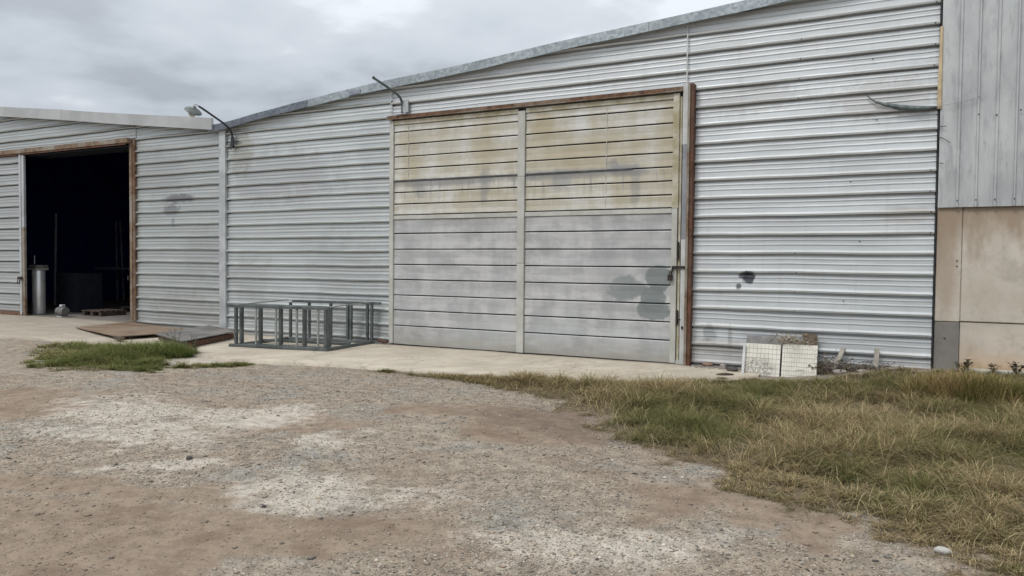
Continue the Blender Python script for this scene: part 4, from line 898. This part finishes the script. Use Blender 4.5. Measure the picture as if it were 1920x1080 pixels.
# ------------------------------------------------------------------ gravel stones, built as real little rocks
def scatter_stones(N, seed, smin, smax, name, label):
    r = np.random.default_rng(seed); ang = r.uniform(math.radians(-12), math.radians(66), N * 3)       # bearing left of +Y
    d = 2.4 * np.exp(r.uniform(0, math.log(11.5 / 2.4), N * 3)); x = -np.sin(ang) * d; y = CAMY + np.cos(ang) * d
    sd_ = poly_sd(x, y, SLAB); br = blobs('brown', x, y); gm = grass_mask(x, y); wh = blobs('white', x, y)
    keep = (y < -.1) & (r.uniform(0, 1, len(x)) < np.where(sd_ > 0, .03, (1 - .72 * sstep(.25, .6, br))) * (1 - .85 * gm) * (.35 + 1.1 * fbm(x * 1.3, y * 1.3, 55, 3)))
    idx = np.nonzero(keep)[0][:N]; x = x[idx]; y = y[idx]; wh = wh[idx]; br = br[idx]; d = d[idx]; n = len(idx)
    s = smin * np.exp(np.abs(r.normal(0, .55, n))) * np.clip(.7 + .08 * d, .8, 1.4); s = np.minimum(s, smax)
    base = np.array([(1, 0, 0), (.31, .95, 0), (-.81, .59, 0), (-.81, -.59, 0), (.31, -.95, 0), (0, 0, 1), (0, 0, -1)], float)
    F0 = np.array([(0, 1, 5), (1, 2, 5), (2, 3, 5), (3, 4, 5), (4, 0, 5), (1, 0, 6), (2, 1, 6), (3, 2, 6), (4, 3, 6), (0, 4, 6)])
    rot = r.uniform(0, 6.28, n); c, s2 = np.cos(rot), np.sin(rot); ax = r.uniform(.7, 1.5, n); az = r.uniform(.35, .75, n)
    B = base[None] * (1 + r.uniform(-.25, .25, (n, 7, 1))); B[..., 0] *= ax[:, None]; B[..., 2] *= az[:, None]
    B[:, 5, 0] += r.uniform(-.35, .35, n)
    Xr = (B[..., 0] * c[:, None] - B[..., 1] * s2[:, None]) * s[:, None] + x[:, None]; Yr = (B[..., 0] * s2[:, None] + B[..., 1] * c[:, None]) * s[:, None] + y[:, None]
    gz_ = np.where(poly_sd(x, y, SLAB) > .03, slab_z(x), ground_z(x, y)); Zr = B[..., 2] * s[:, None] + (gz_ + s * .18)[:, None]
    V = np.stack([Xr, Yr, Zr], -1).reshape(-1, 3); F = (F0[None] + (np.arange(n) * 7)[:, None, None]).reshape(-1, 3)
    t = r.uniform(0, 1, (n, 1)); pal = np.array([(.15, .14, .122), (.235, .205, .165), (.33, .28, .22), (.27, .21, .16), (.46, .41, .34), (.085, .08, .07)])
    pr = r.choice(6, n, p=[.18, .27, .25, .17, .09, .04]); cc = pal[pr] * (.8 + .4 * t); cc = cc * (1 + .35 * wh[:, None])
    cc = cc * (1 - .3 * sstep(.3, .6, br)[:, None]) + np.array([.24, .185, .14]) * .3 * sstep(.3, .6, br)[:, None]
    o = np_mesh(name, V, F, 3, M['stones'], np.repeat(cc, 7, 0)); tag(o, label, 'gravel', kind='stuff')
scatter_stones(80000, 21, .0026, .011, 'gravel', 'fine loose gravel strewn over the yard')
scatter_stones(1500, 22, .007, .018, 'pebbles', 'scattered larger pebbles on the yard')

# ------------------------------------------------------------------ grass
def blades(name, x, y, z, h, lean, w, col, label, cat, r, seg=3, root_dark=True):
    n = len(x); a = r.uniform(0, 2 * np.pi, n); dirx, diry = np.cos(a), np.sin(a); px, py = -diry, dirx
    fb = a + r.normal(0, 1.1, n); fx, fy = np.cos(fb), np.sin(fb)
    V = []
    for k in range(seg + 1):
        t = k / seg; off = lean * h * t ** 1.6; up_ = h * (t - .42 * np.clip(lean, 0, 1.9) * t ** 2.2); ww = w * (1 - t) ** .7 * .5 + (.0003)
        cx_ = x + dirx * off + (fx - dirx) * off * t * .3; cy_ = y + diry * off + (fy - diry) * off * t * .3; cz_ = z + up_
        if k < seg: V += [np.stack([cx_ - px * ww, cy_ - py * ww, cz_], -1), np.stack([cx_ + px * ww, cy_ + py * ww, cz_], -1)]
        else: V += [np.stack([cx_, cy_, cz_], -1)]
    nv = 2 * seg + 1; V = np.stack(V, 1).reshape(-1, 3); f = []
    for k in range(seg - 1): b = 2 * k; f += [(b, b + 1, b + 3), (b, b + 3, b + 2)]
    f.append((2 * seg - 2, 2 * seg - 1, 2 * seg)); f = np.array(f); F = (f[None] + (np.arange(n) * nv)[:, None, None]).reshape(-1, 3)
    o = np_mesh(name, V, F, 3, M['grass'], np.repeat(col, nv, 0)); tag(o, label, cat, kind='stuff'); return o
GREEN = np.array([.140, .150, .048]); DARKG = np.array([.070, .082, .028]); STRAW = np.array([.48, .39, .22]); OLIVE = np.array([.225, .19, .085]); BROWN = np.array([.26, .18, .10])
def grass_cols(x, y, r, dry):
    n = len(x); u = r.uniform(0, 1, n); k = fbm(x * 1.4, y * 1.4, 33, 4); k2 = fbm(x * 5, y * 5, 36, 3)
    p = np.clip(dry + (k - .5) * 2.6 + (k2 - .5) * 1.2, .02, .97); c = np.empty((n, 3))
    s_ = u < p * .34; b_ = (u >= p * .34) & (u < p * .62); o_ = (u >= p * .62) & (u < p * .62 + .30); d_ = u > .86
    c[:] = GREEN * (1.0); c[o_] = OLIVE; c[s_] = STRAW; c[b_] = BROWN; c[d_ & ~(s_ | b_ | o_)] = DARKG
    return c * r.uniform(.75, 1.25, (n, 1))
def field(poly_list, box, dens, r, hfun, dryfun, name, label, thr=.25, wfun=lambda n, r: r.uniform(.003, .0055, n), leanr=(.6, 2.0), tint=(1, 1, 1)):
    x0, x1, y0, y1 = box; N = int((x1 - x0) * (y1 - y0) * dens); x = r.uniform(x0, x1, N); y = r.uniform(y0, y1, N)
    # tussocks: pull blades toward random clump centres
    cxg = np.round(x / .19) * .19 + (hash2(np.round(x / .19), np.round(y / .19), 5) - .5) * .12; cyg = np.round(y / .19) * .19 + (hash2(np.round(x / .19), np.round(y / .19), 6) - .5) * .12
    x = x + (cxg - x) * .55 * r.uniform(.2, 1, N); y = y + (cyg - y) * .55 * r.uniform(.2, 1, N)
    g = grass_mask(x, y); ok = np.zeros(N, bool)
    for P_ in poly_list: ok |= poly_sd(x, y, P_) > -.35
    ok &= (r.uniform(0, 1, N) < g ** 1.2 * (.10 + 1.2 * sstep(.38, .58, fbm(x * 2.3, y * 2.3, 44, 3)))) & (y < -.1)
    x, y, g = x[ok], y[ok], g[ok]; n = len(x); z = np.where(poly_sd(x, y, SLAB) > .03, slab_z(x) - .01, ground_z(x, y) - .006)
    clump = .45 + 1.1 * hash2(np.round(x / .19), np.round(y / .19), 9)
    h = hfun(x, y) * clump * r.uniform(.55, 1.25, n) * (.45 + .55 * g); lean = r.uniform(*leanr, n)
    blades(name, x, y, z, h, lean, wfun(n, r), grass_cols(x, y, r, dryfun(x, y)) * np.array(tint), label, 'grass', r)
def hR(x, y):
    ins = poly_sd(x, y, GR); h = .055 + .075 * sstep(.1, 1.2, ins) * (.4 + 1.2 * fbm(x * .9, y * .9, 77, 3))
    return h * (1 - .45 * sstep(-5.4, -6.6, y)) * (.75 + .25 * sstep(-4.6, -2.8, x)) + .02 * (1 - sstep(-5.4, -4.2, x))
def dR(x, y): return .40 + .28 * sstep(-5.0, -6.6, y) + .18 * (1 - sstep(-4.5, -2.0, x)) - .14 * sstep(-3.4, -2.2, y) * sstep(-2, -.5, x)
def sstep_rev(a, b, x): return 1 - sstep(b, a, x)
def hR(x, y):
    ins = poly_sd(x, y, GR); h = .070 + .125 * sstep(.05, 1.0, ins) * (.25 + 1.5 * fbm(x * 1.1, y * 1.1, 77, 4))
    return h * (.55 + .45 * sstep(-6.8, -5.2, y)) + .05 * (1 - sstep(-4.2, -2.6, x)) * sstep(-6.2, -5.2, x)
def dR(x, y): return .50 + .35 * (1 - sstep(-6.6, -4.9, y)) + .20 * (1 - sstep(-4.5, -2.0, x)) - .12 * sstep(-3.6, -2.2, y) * sstep(-2, -.5, x)
field([GR], (-6.9, 4.2, -8.2, -.1), 7200, np.random.default_rng(31), hR, dR, 'grass', 'matted green and straw coloured grass spreading from the wall over the right of the yard')
field([GL1], (-13.4, -8.6, -5.0, -2.4), 6800, np.random.default_rng(32), lambda x, y: .13 + .20 * np.exp(-((x + 10.4) ** 2 + (y + 3.3) ** 2) / .6), lambda x, y: .12 + 0 * x, 'grass', 'short green grass patch in front of the open doorway', thr=0, wfun=lambda n, r: r.uniform(.005, .008, n), tint=(.92, 1.04, .85))
field([GL2], (-9.7, -8.1, -4.2, -2.6), 7000, np.random.default_rng(33), lambda x, y: .07 + 0 * x, lambda x, y: .08 + 0 * x, 'grass', 'small green grass tongue in front of the steel frame', wfun=lambda n, r: r.uniform(.005, .008, n), tint=(.92, 1.04, .85))
# dead thatch lying under the green blades
r = np.random.default_rng(51); N = 150000; x = r.uniform(-6.9, 3.4, N); y = r.uniform(-8.0, -.15, N); g_ = grass_mask(x, y)
ok = (poly_sd(x, y, GR) > -.4) & (r.uniform(0, 1, N) < np.clip(g_ * 1.5, 0, 1) * .9) & (r.uniform(0, 1, N) < .75 + .5 * (fbm(x * 3, y * 3, 52, 3) - .5)); x, y = x[ok], y[ok]; n = len(x)
cc = np.array([(.30, .235, .15), (.20, .15, .095), (.40, .33, .21), (.12, .09, .06)])[r.choice(4, n, p=[.35, .3, .15, .2])] * r.uniform(.75, 1.25, (n, 1))
blades('thatch', x, y, np.where(poly_sd(x, y, SLAB) > .03, slab_z(x), ground_z(x, y)) + .004, r.uniform(.022, .055, n), r.uniform(1.8, 3.2, n), r.uniform(.003, .006, n), cc, 'brown dead thatch lying flat beneath the right hand grass', 'grass', r, 2)
# long straw stalks over the turf
r = np.random.default_rng(41); x = r.uniform(-4.5, 3, 9000); y = r.uniform(-7.2, -.4, 9000); ok = (poly_sd(x, y, GR) > .25) & (y < -.2) & (r.uniform(0, 1, len(x)) < .75); x, y = x[ok], y[ok]; n = len(x)
blades('grass_stalks', x, y, ground_z(x, y), r.uniform(.10, .22, n), r.uniform(.5, 1.7, n), r.uniform(.003, .0045, n), np.array([.50, .42, .25]) * r.uniform(.6, 1.15, (n, 1)), 'long bleached stalks arching over the right hand turf', 'grass', r)
# big tussock near the right wall
r = np.random.default_rng(42)
def tussock(cx_, cy_, rx_, ry_, n, h0, label, dry, name='grass_tussock', w=(.003, .0055), tint=(1, 1, 1), lr=(.3, 1.5)):
    a = r.uniform(0, 2 * np.pi, n); d = np.sqrt(r.uniform(0, 1, n)); x = cx_ + np.cos(a) * d * rx_; y = cy_ + np.sin(a) * d * ry_
    x += (np.round(x / .1) * .1 - x) * .4; y += (np.round(y / .1) * .1 - y) * .4
    o = blades(name, x, y, ground_z(x, y) - .01, h0 * (1 - .45 * d) * r.uniform(.45, 1.2, n), r.uniform(*lr, n), r.uniform(*w, n), grass_cols(x, y, r, dry + 0 * x) * np.array(tint), label, 'grass', r, 4)
tussock(.80, -1.50, .60, .36, 9000, .50, 'tall olive tussock of grass before the grey pillar base', .55, tint=(1.15, 1.12, 1.0), w=(.004, .007), lr=(.25, 1.1))
tussock(1.35, -1.25, .35, .35, 4200, .27, 'lower straw tinted tussock at the right edge before the stained footing', .65)
tussock(-10.35, -3.05, .60, .38, 6500, .36, 'taller weedy green clump at the right end of the doorway grass patch', .18, w=(.004, .008), tint=(.85, 1.08, .85))
tussock(-6.15, -2.78, .14, .08, 700, .09, 'tiny green tuft at the edge of the concrete before the gate', .1)
tussock(-4.4, -2.80, 1.0, .20, 8000, .13, 'low brownish mound of grass on the concrete edge before the gate', .75)
tussock(1.75, -.55, .55, .25, 3600, .20, 'green fringe of taller grass along the pale ledge at the right edge', .15)
# leafy weeds
def weed(x, y, h, n, label, spread=.12, group=None, dark=True):
    z = gz(x, y); r_ = random.Random(int(abs(x) * 1000)); root = empty('weed', label, 'weed', group); sb = MB(); lf = MB()
    for i in range(n):
        a = r_.uniform(0, 6.28); l = h * r_.uniform(.6, 1.1); tx = x + math.cos(a) * spread * r_.uniform(.3, 1); ty = y + math.sin(a) * spread * r_.uniform(.2, .6)
        pts = [Vector((x, y, z)), Vector(((x + tx) / 2, (y + ty) / 2, z + l * .55)), Vector((tx, ty, z + l))]; sb.tube(pts, [.005, .004, .002], 5, False)
        for k in range(13):
            t = r_.uniform(.3, 1); p = pts[0].lerp(pts[1], t * 2) if t < .5 else pts[1].lerp(pts[2], t * 2 - 1); b_ = r_.uniform(0, 6.28); L2 = r_.uniform(.03, .065)
            dv = Vector((math.cos(b_), math.sin(b_), r_.uniform(-.2, .5))) * L2; sv = Vector((-math.sin(b_), math.cos(b_), 0)) * L2 * .35; q = len(lf.v)
            lf.v += [tuple(p), tuple(p + dv * .5 + sv), tuple(p + dv), tuple(p + dv * .5 - sv)]; lf.f.append((q, q + 1, q + 2, q + 3))
    sb.build('stems', M['twig'], root); lf.build('leaves', M['leaf_dark'] if dark else M['leaf'], root)
M['leaf_dark'] = simple('dull dark leaves', (.075, .072, .045), .8, 0, .4, 30, 0); M['leaf'] = simple('green leaves', (.09, .11, .04), .7, 0, .4, 30, 0)
weed(.86, -.22, .17, 11, 'dry dark weed at the corner where the grey pillar base meets the stained footing', .16)
weed(1.42, -.22, .18, 7, 'thin weed with small heads before the stained footing near the right edge', .10)
weed(1.18, -.22, .12, 4, 'low weed sprig before the orange stained footing', .06)
weed(-10.6, -2.62, .42, 5, 'lanky weed with seed heads rising in front of the rusty sheet', .22, dark=True)
weed(-9.95, -2.75, .40, 4, 'lanky weed beside the near corner of the grey board', .16, dark=True)
print('objects', len(bpy.data.objects))
